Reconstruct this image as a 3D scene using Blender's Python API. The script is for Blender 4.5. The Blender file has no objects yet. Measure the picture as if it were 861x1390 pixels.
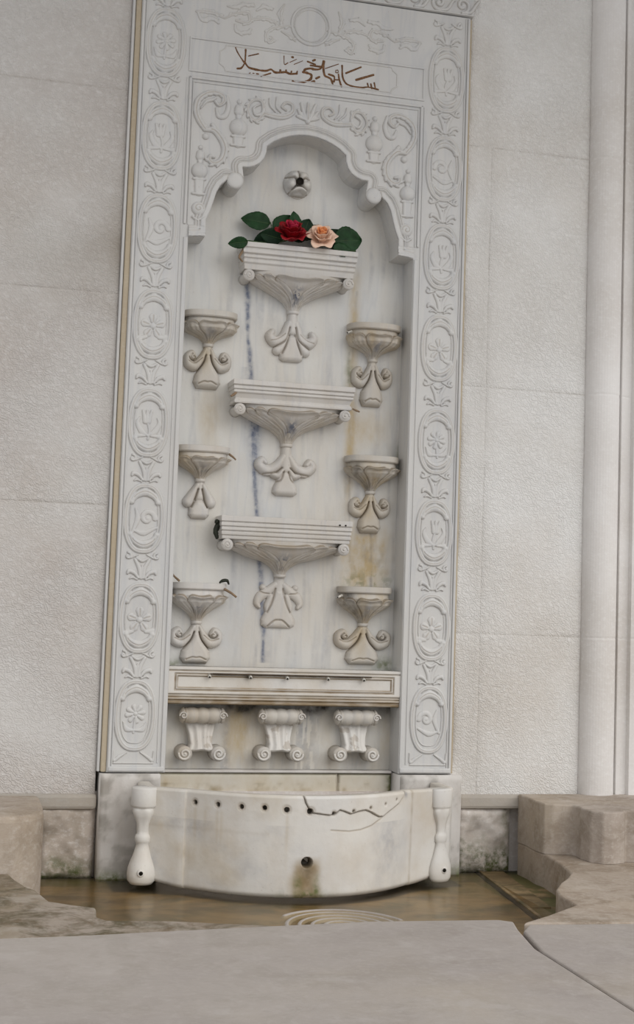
import bpy, math, random
import numpy as np
from mathutils import Vector, Matrix
PI = math.pi
sc = bpy.context.scene
COL = sc.collection

# ------------------------------------------------------------------ camera, world, light
cam_d = bpy.data.cameras.new('camera'); cam = bpy.data.objects.new('camera', cam_d); COL.objects.link(cam)
R_ = Vector((0.96601535, -0.25609418, 0.03507309)); U_ = Vector((-0.05636117, -0.0762638, 0.99549347)); F_ = Vector((0.25226528, 0.96363873, 0.08810577))
M_ = Matrix((R_, U_, -F_)).transposed().to_4x4(); M_.translation = Vector((-0.41505, -3.45004, 0.40563))
cam.matrix_world = M_
cam_d.sensor_fit = 'VERTICAL'; cam_d.sensor_height = 36.0; cam_d.lens = 1956.95 * 36.0 / 1390.0
cam_d.shift_y = -45.0 / 1390.0; cam_d.clip_start = 0.05
sc.camera = cam

w = bpy.data.worlds.new('sky'); sc.world = w; w.use_nodes = True
bg = w.node_tree.nodes['Background']; bg.inputs['Color'].default_value = (0.985, 0.985, 1.0, 1); bg.inputs['Strength'].default_value = .95
sun_d = bpy.data.lights.new('hazy_sun', 'SUN'); sun_d.energy = 2.3; sun_d.angle = math.radians(55); sun_d.color = (1.0, 0.975, 0.945)
sun = bpy.data.objects.new('hazy_sun', sun_d); COL.objects.link(sun)
sun.rotation_euler = (Vector((-0.55, 1.0, -0.85))).to_track_quat('-Z', 'Y').to_euler()
sc.view_settings.view_transform = 'Standard'; sc.view_settings.look = 'None'; sc.view_settings.gamma = 1.0
sc.view_settings.use_curve_mapping = False; sc.view_settings.exposure = -0.36

# ------------------------------------------------------------------ helpers
def tag(o, label=None, cat=None, group=None, kind=None):
    if label: o['label'] = label
    if cat: o['category'] = cat
    if group: o['group'] = group
    if kind: o['kind'] = kind
    return o
def empty(name, loc=(0, 0, 0)):
    o = bpy.data.objects.new(name, None); COL.objects.link(o); o.location = loc; o.empty_display_size = .02
    return o
def link(name, me, mat, parent=None, loc=(0, 0, 0), smooth=True):
    if mat: me.materials.append(mat)
    if smooth: me.polygons.foreach_set('use_smooth', [True] * len(me.polygons))
    o = bpy.data.objects.new(name, me); COL.objects.link(o); o.location = loc
    if parent: o.parent = parent
    return o
def mesh_np(name, V, Fq, attrs=None):
    """V (n,3), Fq (m,4) or (m,3) index arrays"""
    me = bpy.data.meshes.new(name)
    V = np.asarray(V, dtype=np.float32); Fq = np.asarray(Fq, dtype=np.int32)
    k = Fq.shape[1]
    me.vertices.add(len(V)); me.vertices.foreach_set('co', V.ravel())
    me.loops.add(Fq.size); me.loops.foreach_set('vertex_index', Fq.ravel())
    me.polygons.add(len(Fq)); me.polygons.foreach_set('loop_start', np.arange(0, Fq.size, k, dtype=np.int32))
    try: me.polygons.foreach_set('loop_total', np.full(len(Fq), k, dtype=np.int32))
    except Exception: pass
    me.update(calc_edges=True); me.validate()
    for a, vals in (attrs or {}).items():
        at_ = me.attributes.new(a, 'FLOAT', 'POINT'); at_.data.foreach_set('value', np.asarray(vals, dtype=np.float32).ravel())
    return me
def mesh_py(name, V, F):
    me = bpy.data.meshes.new(name); me.from_pydata([tuple(v) for v in V], [], F); me.update(); return me
def grid_faces(nu, nv, closed_u=False):
    """index i*nv+j ; u is the slow axis"""
    iu = np.arange(nu if closed_u else nu - 1); jv = np.arange(nv - 1)
    I, J = np.meshgrid(iu, jv, indexing='ij'); I2 = (I + 1) % nu
    return np.stack([I * nv + J, I2 * nv + J, I2 * nv + J + 1, I * nv + J + 1], -1).reshape(-1, 4)
def box_obj(name, x0, x1, y0, y1, z0, z1, mat, parent=None, bevel=.004, origin=None, seg=2):
    ox, oy, oz = origin or (0, 0, 0)
    V = [(x - ox, y - oy, z - oz) for x in (x0, x1) for y in (y0, y1) for z in (z0, z1)]
    F = [(0, 1, 3, 2), (4, 6, 7, 5), (0, 4, 5, 1), (2, 3, 7, 6), (0, 2, 6, 4), (1, 5, 7, 3)]
    o = link(name, mesh_py(name, V, F), mat, parent, (ox, oy, oz) if parent is None else (0, 0, 0), smooth=False)
    if bevel:
        m = o.modifiers.new('bevel', 'BEVEL'); m.width = bevel; m.segments = seg; m.limit_method = 'ANGLE'
    return o
def prism_obj(name, poly, z0, z1, mat, parent=None, bevel=.008, seg=3, rough=0.0, cell=0.02):
    """vertical prism from plan polygon (counter-clockwise from above); rough gives an uneven worn surface"""
    import bmesh
    bm = bmesh.new()
    vs = [bm.verts.new((x, y, z1)) for x, y in poly]
    f = bm.faces.new(vs); f.normal_update()
    if f.normal.z < 0: f.normal_flip()
    r = bmesh.ops.extrude_face_region(bm, geom=[f])
    for v in r['geom']:
        if isinstance(v, bmesh.types.BMVert): v.co.z = z0
    bmesh.ops.recalc_face_normals(bm, faces=bm.faces)
    if bevel:
        ed = [e for e in bm.edges if not (e.verts[0].co.z < z0 + 1e-5 and e.verts[1].co.z < z0 + 1e-5)]
        bmesh.ops.bevel(bm, geom=ed, offset=bevel, segments=seg, affect='EDGES', profile=.5)
    me = bpy.data.meshes.new(name); bm.to_mesh(me); bm.free()
    return link(name, me, mat, parent, smooth=False)
def catmull(P, n=6, closed=False):
    P = [np.array(p, float) for p in P]
    if len(P) < 3: return np.array(P)
    out = []; N = len(P); rng = range(N if closed else N - 1)
    for i in rng:
        p1, p2 = P[i], P[(i + 1) % N]
        p0 = P[i - 1] if (i > 0 or closed) else 2 * p1 - p2
        p3 = P[(i + 2) % N] if (i + 2 < N or closed) else 2 * p2 - p1
        for k in range(n):
            t = k / n
            out.append(.5 * ((2 * p1) + (-p0 + p2) * t + (2 * p0 - 5 * p1 + 4 * p2 - p3) * t * t + (-p0 + 3 * p1 - 3 * p2 + p3) * t ** 3))
    if not closed: out.append(P[-1])
    else: out.append(out[0])
    return np.array(out)
def seg_field(X, Z, pts, rad):
    """min over segments of distance/radius and the raw distance"""
    T = np.full(X.shape, 1e3); Dm = np.full(X.shape, 1e3)
    pts = np.asarray(pts, float); rad = np.broadcast_to(np.asarray(rad, float), (len(pts),)) if np.ndim(rad) == 0 else np.interp(np.linspace(0, 1, len(pts)), np.linspace(0, 1, len(rad)), rad)
    if len(pts) == 1: pts = np.vstack([pts, pts + 1e-6]); rad = np.array([rad[0], rad[0]])
    for a, b, ra, rb in zip(pts[:-1], pts[1:], rad[:-1], rad[1:]):
        d = b - a; L = d @ d + 1e-12
        t = np.clip(((X - a[0]) * d[0] + (Z - a[1]) * d[1]) / L, 0, 1)
        q = np.hypot(X - a[0] - t * d[0], Z - a[1] - t * d[1])
        T = np.minimum(T, q / (ra + (rb - ra) * t)); Dm = np.minimum(Dm, q)
    return T, Dm
def poly_sdf(X, Z, P):
    P = np.asarray(P, float); D = np.full(X.shape, 1e3); ins = np.zeros(X.shape, bool)
    for a, b in zip(P, np.roll(P, -1, 0)):
        d = b - a; L = d @ d + 1e-12
        t = np.clip(((X - a[0]) * d[0] + (Z - a[1]) * d[1]) / L, 0, 1)
        D = np.minimum(D, np.hypot(X - a[0] - t * d[0], Z - a[1] - t * d[1]))
        c = ((a[1] > Z) != (b[1] > Z)) & (X < (b[0] - a[0]) * (Z - a[1]) / (b[1] - a[1] + 1e-12) + a[0])
        ins ^= c
    return np.where(ins, D, -D)
def spiral(cx, cz, r0, turns, a0=0., sgn=1, r1=.15, n=26):
    t = np.linspace(0, 1, n); r = r0 * (1 - t * (1 - r1)); a = a0 + sgn * 2 * PI * turns * t
    return [(cx + r_ * math.cos(a_), cz + r_ * math.sin(a_)) for r_, a_ in zip(r, a)]
def ellipse(cx, cz, rx, rz, n=40, a0=0, a1=2 * PI):
    return [(cx + rx * math.cos(a), cz + rz * math.sin(a)) for a in np.linspace(a0, a1, n)]
def height_of(X, Z, strokes):
    H = np.zeros(X.shape); G = np.zeros(X.shape)
    for s in strokes:
        kind, pts, r, h = s[:4]
        if kind == 'p':
            D = poly_sdf(X, Z, pts); k = np.clip(D / r, 0, 1); H = np.maximum(H, np.where(D > 0, h * np.sqrt(1 - (1 - k) ** 2), 0)); continue
        T, D = seg_field(X, Z, pts, r)
        if kind == 'r': H = np.maximum(H, h * np.sqrt(np.clip(1 - T * T, 0, 1)))
        elif kind == 'f': H = np.maximum(H, h * np.clip((1 - T) * 3, 0, 1))
        elif kind == 'g': H = np.where(H > 0, np.maximum(H - h * np.exp(-T * T), .0002), 0); G = np.maximum(G, np.exp(-T * T) * min(1., h / .002))
        elif kind == 'd': H = np.where(H > 0, np.maximum(H - h * np.clip(1.6 * (1 - T * T), 0, 1), .0002), 0); G = np.maximum(G, 1.0 * (T < 1.0))
        elif kind == 'a': H = np.where(H > 0, H + h * np.sqrt(np.clip(1 - T * T, 0, 1)), 0)
    return H, G
def relief(name, strokes, mat, parent=None, y=0., res=.0012, org=(0, 0, 0), grime=.55, flat=False, mirror=None, sink=.0012, gr=.0012):
    """raised carving standing out of the plane Y=y towards the viewer (-Y); world coords, stored relative to org"""
    if mirror is not None:
        strokes = [(s[0], [(2 * mirror - p[0], p[1]) for p in s[1]]) + tuple(s[2:]) for s in strokes]
    A = np.vstack([np.asarray(s[1], float).reshape(-1, 2) for s in strokes]); mr = max(np.max(s[2]) for s in strokes if s[0] != 'p') if any(s[0] != 'p' for s in strokes) else 0
    x0, z0 = A.min(0) - mr - res; x1, z1 = A.max(0) + mr + res
    xs = np.arange(x0, x1 + res, res); zs = np.arange(z0, z1 + res, res)
    X, Z = np.meshgrid(xs, zs, indexing='ij')
    H, G = height_of(X, Z, strokes)
    on = H > 1e-5
    hmax = H.max()
    cell = on[:-1, :-1] | on[1:, :-1] | on[1:, 1:] | on[:-1, 1:]
    F = grid_faces(len(xs), len(zs)).reshape(len(xs) - 1, len(zs) - 1, 4)[cell][:, ::1]
    edge = np.exp(-(H / gr) ** 2) * grime
    gri = np.clip(np.maximum(edge, G * grime), 0, 1)
    Y = np.where(on, y - H, y + sink)
    used = np.unique(F); remap = np.full(X.size, -1); remap[used] = np.arange(len(used))
    V = np.stack([X.ravel() - org[0], Y.ravel() - org[1], Z.ravel() - org[2]], -1)[used]
    if flat:   # lay down: y of drawing -> world y, height up
        V = np.stack([X.ravel() - org[0], Z.ravel() - org[1], y + np.where(on, H, -sink).ravel() - org[2]], -1)[used]
        me = mesh_np(name, V, remap[F], {'grime': gri.ravel()[used]})
    else:
        me = mesh_np(name, V, remap[F], {'grime': gri.ravel()[used]})
    return link(name, me, mat, parent, org if parent is None else (0, 0, 0))
def lathe(name, prof, mat, parent=None, loc=(0, 0, 0), axis='z', n=40, wob=None):
    V = []
    for r, h in prof:
        for k in range(n):
            a = 2 * PI * k / n; rr = r * (wob(a, h) if wob else 1)
            V.append((rr * math.cos(a), rr * math.sin(a), h) if axis == 'z' else ((h, rr * math.cos(a), rr * math.sin(a)) if axis == 'x' else (rr * math.cos(a), h, rr * math.sin(a))))
    F = []
    m = len(prof)
    for i in range(m - 1):
        for k in range(n):
            F.append((i * n + k, i * n + (k + 1) % n, (i + 1) * n + (k + 1) % n, (i + 1) * n + k))
    F.append(tuple(range(n))[::-1]); F.append(tuple((m - 1) * n + k for k in range(n)))
    o = link(name, mesh_py(name, V, F), mat, parent, loc)
    return o
def tube(name, pts, r, mat, parent=None, n=8, smooth=6):
    P = catmull(pts, smooth) if len(pts) > 2 else np.array(pts, float)
    rad = np.interp(np.linspace(0, 1, len(P)), np.linspace(0, 1, len(r)), r) if np.ndim(r) else np.full(len(P), r)
    V = []; F = []; up = np.array([.13, .31, .94])
    for i, p in enumerate(P):
        t = P[min(i + 1, len(P) - 1)] - P[max(i - 1, 0)]; t = t / (np.linalg.norm(t) + 1e-9)
        a = np.cross(t, up); a /= np.linalg.norm(a) + 1e-9; b = np.cross(t, a)
        for k in range(n): V.append(tuple(p + rad[i] * (a * math.cos(2 * PI * k / n) + b * math.sin(2 * PI * k / n))))
    for i in range(len(P) - 1):
        for k in range(n): F.append((i * n + k, i * n + (k + 1) % n, (i + 1) * n + (k + 1) % n, (i + 1) * n + k))
    F.append(tuple(range(n))[::-1]); F.append(tuple((len(P) - 1) * n + k for k in range(n)))
    return link(name, mesh_py(name, V, F), mat, parent)
def profile_extrude(name, prof, x0, x1, mat, parent=None, side='y', ends=True, dx=None):
    """prof: list of (y,z) front outline top->bottom, back at y=yb closed; extruded along x"""
    n = len(prof); V = [(x, y, z) for x in (x0, x1) for y, z in prof]
    F = [(i, i + 1, n + i + 1, n + i) for i in range(n - 1)] + [(n - 1, 0, n, 2 * n - 1), tuple(range(n))[::-1], tuple(range(n, 2 * n))]
    return link(name, mesh_py(name, V, F), mat, parent, smooth=False)

# ------------------------------------------------------------------ smooth noise in numpy (for stains and uneven surfaces)
def vnoise(X, Z, s, seed=0):
    r = np.random.RandomState(seed); T = r.rand(64, 64)
    x = X / s; z = Z / s; xi = np.floor(x).astype(int); zi = np.floor(z).astype(int); fx = x - xi; fz = z - zi
    fx = fx * fx * (3 - 2 * fx); fz = fz * fz * (3 - 2 * fz)
    g = lambda a, b: T[a % 64, b % 64]
    return (g(xi, zi) * (1 - fx) + g(xi + 1, zi) * fx) * (1 - fz) + (g(xi, zi + 1) * (1 - fx) + g(xi + 1, zi + 1) * fx) * fz
def fbm(X, Z, s, seed=0, o=4):
    return sum(vnoise(X, Z, s / 2 ** k, seed + k) * .5 ** k for k in range(o)) / sum(.5 ** k for k in range(o))

# ------------------------------------------------------------------ materials
class NT:
    def __init__(s, name):
        s.m = bpy.data.materials.new(name); s.m.use_nodes = True; s.t = s.m.node_tree; s.t.nodes.clear()
        s.out = s.n('ShaderNodeOutputMaterial'); s.b = s.n('ShaderNodeBsdfPrincipled'); s.l(s.b.outputs[0], s.out.inputs['Surface'])
    def n(s, k, **kw):
        o = s.t.nodes.new(k)
        for a, v in kw.items():
            if a in o.inputs.keys() if hasattr(o, 'inputs') else False: o.inputs[a].default_value = v
            else: setattr(o, a, v)
        return o
    def l(s, a, b): s.t.links.new(a, b)
    def pos(s, sc3=(1, 1, 1)):
        if not hasattr(s, '_g'): s._g = s.n('ShaderNodeNewGeometry')
        mp = s.n('ShaderNodeMapping'); mp.inputs['Scale'].default_value = sc3; s.l(s._g.outputs['Position'], mp.inputs['Vector']); return mp.outputs[0]
    def noise(s, scale, detail=4, rough=.55, sc3=(1, 1, 1), dist=0.):
        o = s.n('ShaderNodeTexNoise'); o.inputs['Scale'].default_value = scale; o.inputs['Detail'].default_value = detail; o.inputs['Roughness'].default_value = rough; o.inputs['Distortion'].default_value = dist
        s.l(s.pos(sc3), o.inputs['Vector']); return o.outputs['Fac']
    def ramp(s, fac, stops):
        o = s.n('ShaderNodeValToRGB'); e = o.color_ramp.elements
        while len(e) < len(stops): e.new(.5)
        for q, (p, c) in zip(e, stops): q.position = p; q.color = (c, c, c, 1) if np.ndim(c) == 0 else tuple(c) + (1,)
        s.l(fac, o.inputs[0]); return o.outputs[0]
    def mix(s, fac, a, b, mode='MIX'):
        o = s.n('ShaderNodeMix'); o.data_type = 'RGBA'; o.blend_type = mode
        for v, i in ((fac, 0), (a, 6), (b, 7)):
            if hasattr(v, 'is_output') or isinstance(v, bpy.types.NodeSocket): s.l(v, o.inputs[i])
            else: o.inputs[i].default_value = v if i == 0 else (tuple(v) + (1,) if len(v) == 3 else v)
        return o.outputs[2]
    def math(s, op, a, b=None):
        o = s.n('ShaderNodeMath'); o.operation = op
        for v, i in ((a, 0), (b, 1)):
            if v is None: continue
            if isinstance(v, bpy.types.NodeSocket): s.l(v, o.inputs[i])
            else: o.inputs[i].default_value = v
        return o.outputs[0]
    def attr(s, name):
        o = s.n('ShaderNodeAttribute'); o.attribute_name = name; return o.outputs['Fac']
    def bump(s, h, strength=.3, dist=.002, prev=None):
        o = s.n('ShaderNodeBump'); o.inputs['Strength'].default_value = strength; o.inputs['Distance'].default_value = dist
        s.l(h, o.inputs['Height'])
        if prev is not None: s.l(prev, o.inputs['Normal'])
        return o.outputs[0]
    def done(s, color, rough=.5, normal=None, spec=.35):
        if isinstance(color, bpy.types.NodeSocket): s.l(color, s.b.inputs['Base Color'])
        else: s.b.inputs['Base Color'].default_value = tuple(color) + (1,)
        if isinstance(rough, bpy.types.NodeSocket): s.l(rough, s.b.inputs['Roughness'])
        else: s.b.inputs['Roughness'].default_value = rough
        s.b.inputs['Specular IOR Level'].default_value = spec
        if normal is not None: s.l(normal, s.b.inputs['Normal'])
        return s.m

def marble(name, light, mid, warm, warm_amt=.5, vein=True, rough=.5, bump=.25, grime_col=(.30, .235, .165), zs=.45):
    t = NT(name)
    c = t.mix(t.ramp(t.noise(3.5, 5, sc3=(1.6, 1, zs)), [(.35, 0.), (.68, 1.)]), light, mid)
    c = t.mix(t.math('MULTIPLY', t.ramp(t.noise(7, 5, .6, sc3=(1.3, 1, zs * 1.1)), [(.45, 0.), (.75, 1.)]), warm_amt), c, warm)
    if vein:
        v = t.ramp(t.noise(5.5, 3, .5, sc3=(3.2, 3.2, .35), dist=.4), [(.46, 0.), (.5, 1.), (.54, 0.)])
        c = t.mix(t.math('MULTIPLY', v, .14), c, (.30, .34, .42))
    c = t.mix(t.math('MULTIPLY', t.attr('vein'), t.ramp(t.noise(60, 4), [(.3, .35), (.6, 1.)])), c, (.125, .15, .215))
    c = t.mix(t.math('MULTIPLY', t.attr('rust'), t.ramp(t.noise(26, 5, .65, sc3=(1, 1, .5)), [(.28, .35), (.62, 1.)])), c, (.44, .34, .19))
    c = t.mix(t.attr('grime'), c, grime_col)
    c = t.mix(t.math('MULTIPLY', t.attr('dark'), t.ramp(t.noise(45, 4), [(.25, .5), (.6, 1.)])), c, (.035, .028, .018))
    c = t.mix(t.math('MULTIPLY', t.attr('moss'), t.ramp(t.noise(70, 4), [(.35, .3), (.6, 1.)])), c, (.10, .125, .028))
    c = t.mix(t.math('MULTIPLY', t.ramp(t.noise(160, 2), [(.68, 0.), (.76, 1.)]), .3), c, (.35, .30, .24))
    h = t.bump(t.noise(90, 5, .6), bump, .0016)
    h = t.bump(t.noise(14, 4, .5), .25, .004, h)
    return t.done(c, rough, h)
M_panel = marble('carved_marble', (.625, .622, .605), (.565, .563, .555), (.58, .55, .50), .35, grime_col=(.37, .31, .235))
M_niche = marble('niche_marble', (.66, .655, .625), (.56, .565, .56), (.60, .54, .45), .45, vein=True)
M_basin = marble('basin_marble', (.70, .675, .625), (.62, .61, .59), (.53, .46, .37), .5, vein=False, grime_col=(.24, .17, .09), zs=1.1)
M_cup = marble('stained_marble', (.56, .53, .48), (.50, .47, .42), (.42, .34, .24), .7, vein=True, grime_col=(.20, .15, .09))
M_cool = marble('pale_bowl_marble', (.62, .60, .57), (.55, .53, .50), (.50, .43, .33), .5, vein=True, grime_col=(.24, .18, .11))
M_sill = marble('sill_marble', (.64, .60, .51), (.58, .55, .49), (.52, .43, .29), .6, vein=False, grime_col=(.14, .11, .07))
M_plinth = marble('weathered_block', (.67, .65, .62), (.60, .575, .55), (.40, .35, .29), .6, vein=False, rough=.75, bump=.5, grime_col=(.10, .085, .055))

def limestone(name, a, b, c2, tool=True, blot=(.50, .42, .33), rough=.85, ground=0):
    t = NT(name)
    c = t.mix(t.ramp(t.noise(2.2, 6, .6), [(.38, 0.), (.60, 1.)]), a, b)
    c = t.mix(t.math('MULTIPLY', t.ramp(t.noise(1.6, 5, .6), [(.46, 0.), (.68, 1.)]), .5), c, blot)
    if ground:
        c = t.mix(t.math('MULTIPLY', t.ramp(t.noise(7, 6, .7, dist=.8), [(.47, 0.), (.62, 1.)]), ground), c, tuple(q * .42 for q in blot))
        c = t.mix(t.math('MULTIPLY', t.ramp(t.noise(19, 6, .7, dist=.5), [(.5, 0.), (.64, 1.)]), ground * .8), c, (b[0] * .62, b[1] * .56, b[2] * .48))
        c = t.mix(t.math('MULTIPLY', t.ramp(t.noise(11, 5, .65), [(.56, 0.), (.66, 1.)]), .5), c, c2)
    fine = t.noise(75, 5, .7, sc3=(1, 1, 1.5))
    c = t.mix(t.math('MULTIPLY', t.ramp(fine, [(.5, 0.), (.72, 1.)]), .5), c, c2)
    c = t.mix(t.attr('grime'), c, (.24, .20, .15))
    c = t.mix(t.math('MULTIPLY', t.attr('moss'), t.ramp(t.noise(40, 5, .7), [(.38, .1), (.58, 1.)])), c, (.085, .10, .03))
    c = t.mix(t.math('MULTIPLY', t.attr('dark'), t.ramp(t.noise(35, 5), [(.3, .3), (.6, 1.)])), c, (.05, .042, .028))
    h = t.bump(fine, .35, .003)
    if tool:
        wv = t.n('ShaderNodeTexWave'); wv.wave_type = 'BANDS'; wv.bands_direction = 'DIAGONAL'; wv.inputs['Scale'].default_value = 48.; wv.inputs['Distortion'].default_value = 14.; wv.inputs['Detail'].default_value = 2.; wv.inputs['Detail Scale'].default_value = 1.6
        t.l(t.pos((1, .2, 1.15)), wv.inputs['Vector'])
        msk = t.math('MULTIPLY', wv.outputs['Fac'], t.ramp(t.noise(5, 3), [(.3, .25), (.65, 1.)]))
        h = t.bump(msk, .5, .0034, h)
        h = t.bump(t.noise(24, 3, .6, sc3=(1, 1, 2.2)), .3, .004, h)
    h = t.bump(t.noise(6, 4), .3, .008, h)
    return t.done(c, rough, h, .2)
M_wall = limestone('tooled_limestone', (.60, .585, .565), (.53, .50, .475), (.72, .71, .70), blot=(.50, .44, .385))
M_wallR = limestone('whitewashed_limestone', (.75, .745, .73), (.68, .665, .64), (.86, .86, .85), blot=(.58, .53, .47))
M_jamb = limestone('jamb_limestone', (.78, .765, .75), (.72, .70, .68), (.84, .835, .825), tool=False, blot=(.47, .42, .36))
M_bench = limestone('bench_stone', (.48, .425, .37), (.39, .335, .29), (.56, .51, .46), tool=False, blot=(.40, .31, .20), ground=.35)
M_rubble = limestone('rough_plaster', (.74, .70, .67), (.60, .53, .48), (.86, .85, .84), tool=False, blot=(.34, .29, .22))
M_mortar = limestone('mortar', (.40, .38, .35), (.36, .34, .31), (.46, .44, .41), tool=False)
M_pave = limestone('worn_paving', (.46, .40, .34), (.36, .295, .235), (.54, .49, .43), tool=False, blot=(.40, .29, .17), rough=.6, ground=.55)
M_pavef = limestone('pale_paving', (.42, .385, .355), (.37, .335, .315), (.47, .44, .415), tool=False, blot=(.45, .385, .29), rough=.55, ground=.16)

def simple(name, col, rough=.5, spec=.5, var=.0, nscale=40, metal=0., bump=0.):
    t = NT(name); c = col
    if var: c = t.mix(t.ramp(t.noise(nscale, 4), [(.3, 0.), (.7, 1.)]), tuple(x * (1 - var) for x in col), tuple(min(1, x * (1 + var)) for x in col))
    h = t.bump(t.noise(nscale * 2, 4), bump, .001) if bump else None
    t.b.inputs['Metallic'].default_value = metal
    return t.done(c, rough, h, spec)
M_dark = simple('blackened_hole', (.018, .015, .011), .8, .2)
M_iron = simple('rusty_iron', (.085, .06, .04), .65, .4, .4, 60, .4, .3)
M_nozzle = simple('lead_nozzle', (.55, .53, .48), .45, .5, .3, 90, .3)
M_gold = simple('ochre_inscription_paint', (.16, .082, .04), .75, .2, .45, 220, 0, .3)
M_green = simple('rose_leaf_green', (.012, .045, .014), .6, .25, .35, 55, 0, .25)
M_green2 = simple('rose_leaf_dark_green', (.007, .027, .010), .6, .2, .35, 55, 0, .25)
M_stem = simple('rose_stem_green', (.035, .075, .02), .5, .4, .3)
M_red = simple('crimson_petal', (.26, .0035, .009), .5, .3, .25, 60)
M_pinkred = simple('pink_heart_petal', (.40, .012, .045), .5, .3, .2, 60)
M_cream = simple('cream_petal', (.84, .60, .46), .5, .3, .07, 60)
M_peach = simple('peach_heart_petal', (.86, .36, .15), .5, .3, .12, 60)
M_twig = simple('dry_twig', (.24, .17, .11), .8, .2, .3, 80)
M_silt = simple('dark_algae', (.018, .022, .012), .6, .4, .5, 60)

# ------------------------------------------------------------------ the setting: walls
YW = .018
def wall_mesh(name, blocks, y, mat, depth=.25, fn=None, joint=.0035):
    """dressed blocks (x0,x1,z0,z1), each gridded finely enough to carry stains, with small worn arrises"""
    V = []; Fs = []; A = {'grime': [], 'moss': [], 'dark': []}; base = 0
    for (x0, x1, z0, z1) in blocks:
        e = joint / 2
        xs = np.unique(np.concatenate([[x0, x0 + e, x0 + e * 2.2], np.linspace(x0 + .012, x1 - .012, max(3, int((x1 - x0) / .02))), [x1 - e * 2.2, x1 - e, x1]]))
        zs = np.unique(np.concatenate([[z0, z0 + e, z0 + e * 2.2], np.linspace(z0 + .012, z1 - .012, max(3, int((z1 - z0) / .02))), [z1 - e * 2.2, z1 - e, z1]]))
        X, Z = np.meshgrid(xs, zs, indexing='ij')
        d = np.minimum(np.minimum(X - x0, x1 - X), np.minimum(Z - z0, z1 - Z))
        Y = y + .0016 * np.exp(-(d / (e * 1.2)) ** 2) * (.3 + fbm(X, Z, .1, 8)) - .004 * (fbm(X, Z, .18, 5) - .5)
        V.append(np.stack([X, Y, Z], -1).reshape(-1, 3)); Fs.append(grid_faces(len(xs), len(zs)) + base); base += X.size
        g = .26 * np.exp(-(d / (e * 1.5)) ** 2) * (fbm(X, Z, .05, 18) * 1.5); m = np.zeros(X.shape); k = np.zeros(X.shape)
        if fn:
            a, b, c = fn(X, Z); g = np.maximum(g, a); m += b; k += c
        A['grime'].append(g.ravel()); A['moss'].append(m.ravel()); A['dark'].append(k.ravel())
    V = np.vstack(V); F = np.vstack(Fs)
    # back skin so the wall has thickness
    X0, X1, Z0, Z1 = V[:, 0].min(), V[:, 0].max(), V[:, 2].min(), V[:, 2].max()
    n = len(V); B = [(x, yy, z) for x in (X0, X1) for yy in (y + .006, y + depth) for z in (Z0, Z1)]
    V = np.vstack([V, B]); F = np.vstack([F, np.array([(0, 1, 3, 2), (4, 6, 7, 5), (0, 4, 5, 1), (2, 3, 7, 6), (0, 2, 6, 4), (1, 5, 7, 3)]) + n])
    at_ = {k2: np.concatenate([np.concatenate(v), np.zeros(8)]) for k2, v in A.items()}
    me = mesh_np(name, V, F, at_)
    return tag(link(name, me, mat, smooth=False), kind='structure')
def stain_left(X, Z):
    g = .62 * np.clip(1 - abs(Z - 1.24 - .25 * (X + .15)) / .22, 0, 1) * np.clip((X + .42) / .35, 0, 1) * (fbm(X, Z, .09, 3) > .2) * fbm(X, Z, .12, 7)
    g = g + .30 * np.exp(-((X + .02) / .03) ** 2) * fbm(X, Z, .05, 9)
    return g, .0 * X, .0 * X
def stain_right(X, Z):
    g = .22 * np.exp(-((X - .925) / .035) ** 2) * fbm(X, Z, .09, 9) + .9 * np.exp(-((X - .872) / .005) ** 2) * np.clip(fbm(X * 0, Z, .10, 19) * 2 - .6, 0, 1)
    return g, 0 * X, 0 * X
bl = []
for z0, z1, cuts in ((-.06, .63, (-2.2, -1.3, -.62, -.022)), (.63, 1.145, (-2.2, -1.6, -.9, -.022)), (1.145, 1.655, (-2.2, -1.2, -.55, -.022)), (1.655, 2.2, (-2.2, -1.55, -.8, -.022)), (2.2, 2.8, (-2.2, -1.2, -.5, -.022))):
    bl += [(a, b, z0, z1) for a, b in zip(cuts[:-1], cuts[1:])]
wall_mesh('wall_left', bl, YW, M_wall, fn=stain_left)
br = []
for z0, z1, cuts in ((-.06, .35, (.866, .935, 1.215)), (.35, .985, (.866, .935, 1.215)), (.985, 1.62, (.866, .935, 1.215)), (1.62, 2.2, (.866, 1.215)), (2.2, 2.8, (.866, 1.215))):
    br += [(a, b, z0, z1) for a, b in zip(cuts[:-1], cuts[1:])]
wall_mesh('wall_right', br, YW - .004, M_wallR, fn=stain_right, joint=.003)
tag(box_obj('wall_back', -2.2, 3.2, .10, .4, -.5, 2.8, M_mortar, bevel=0), kind='structure')
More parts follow.
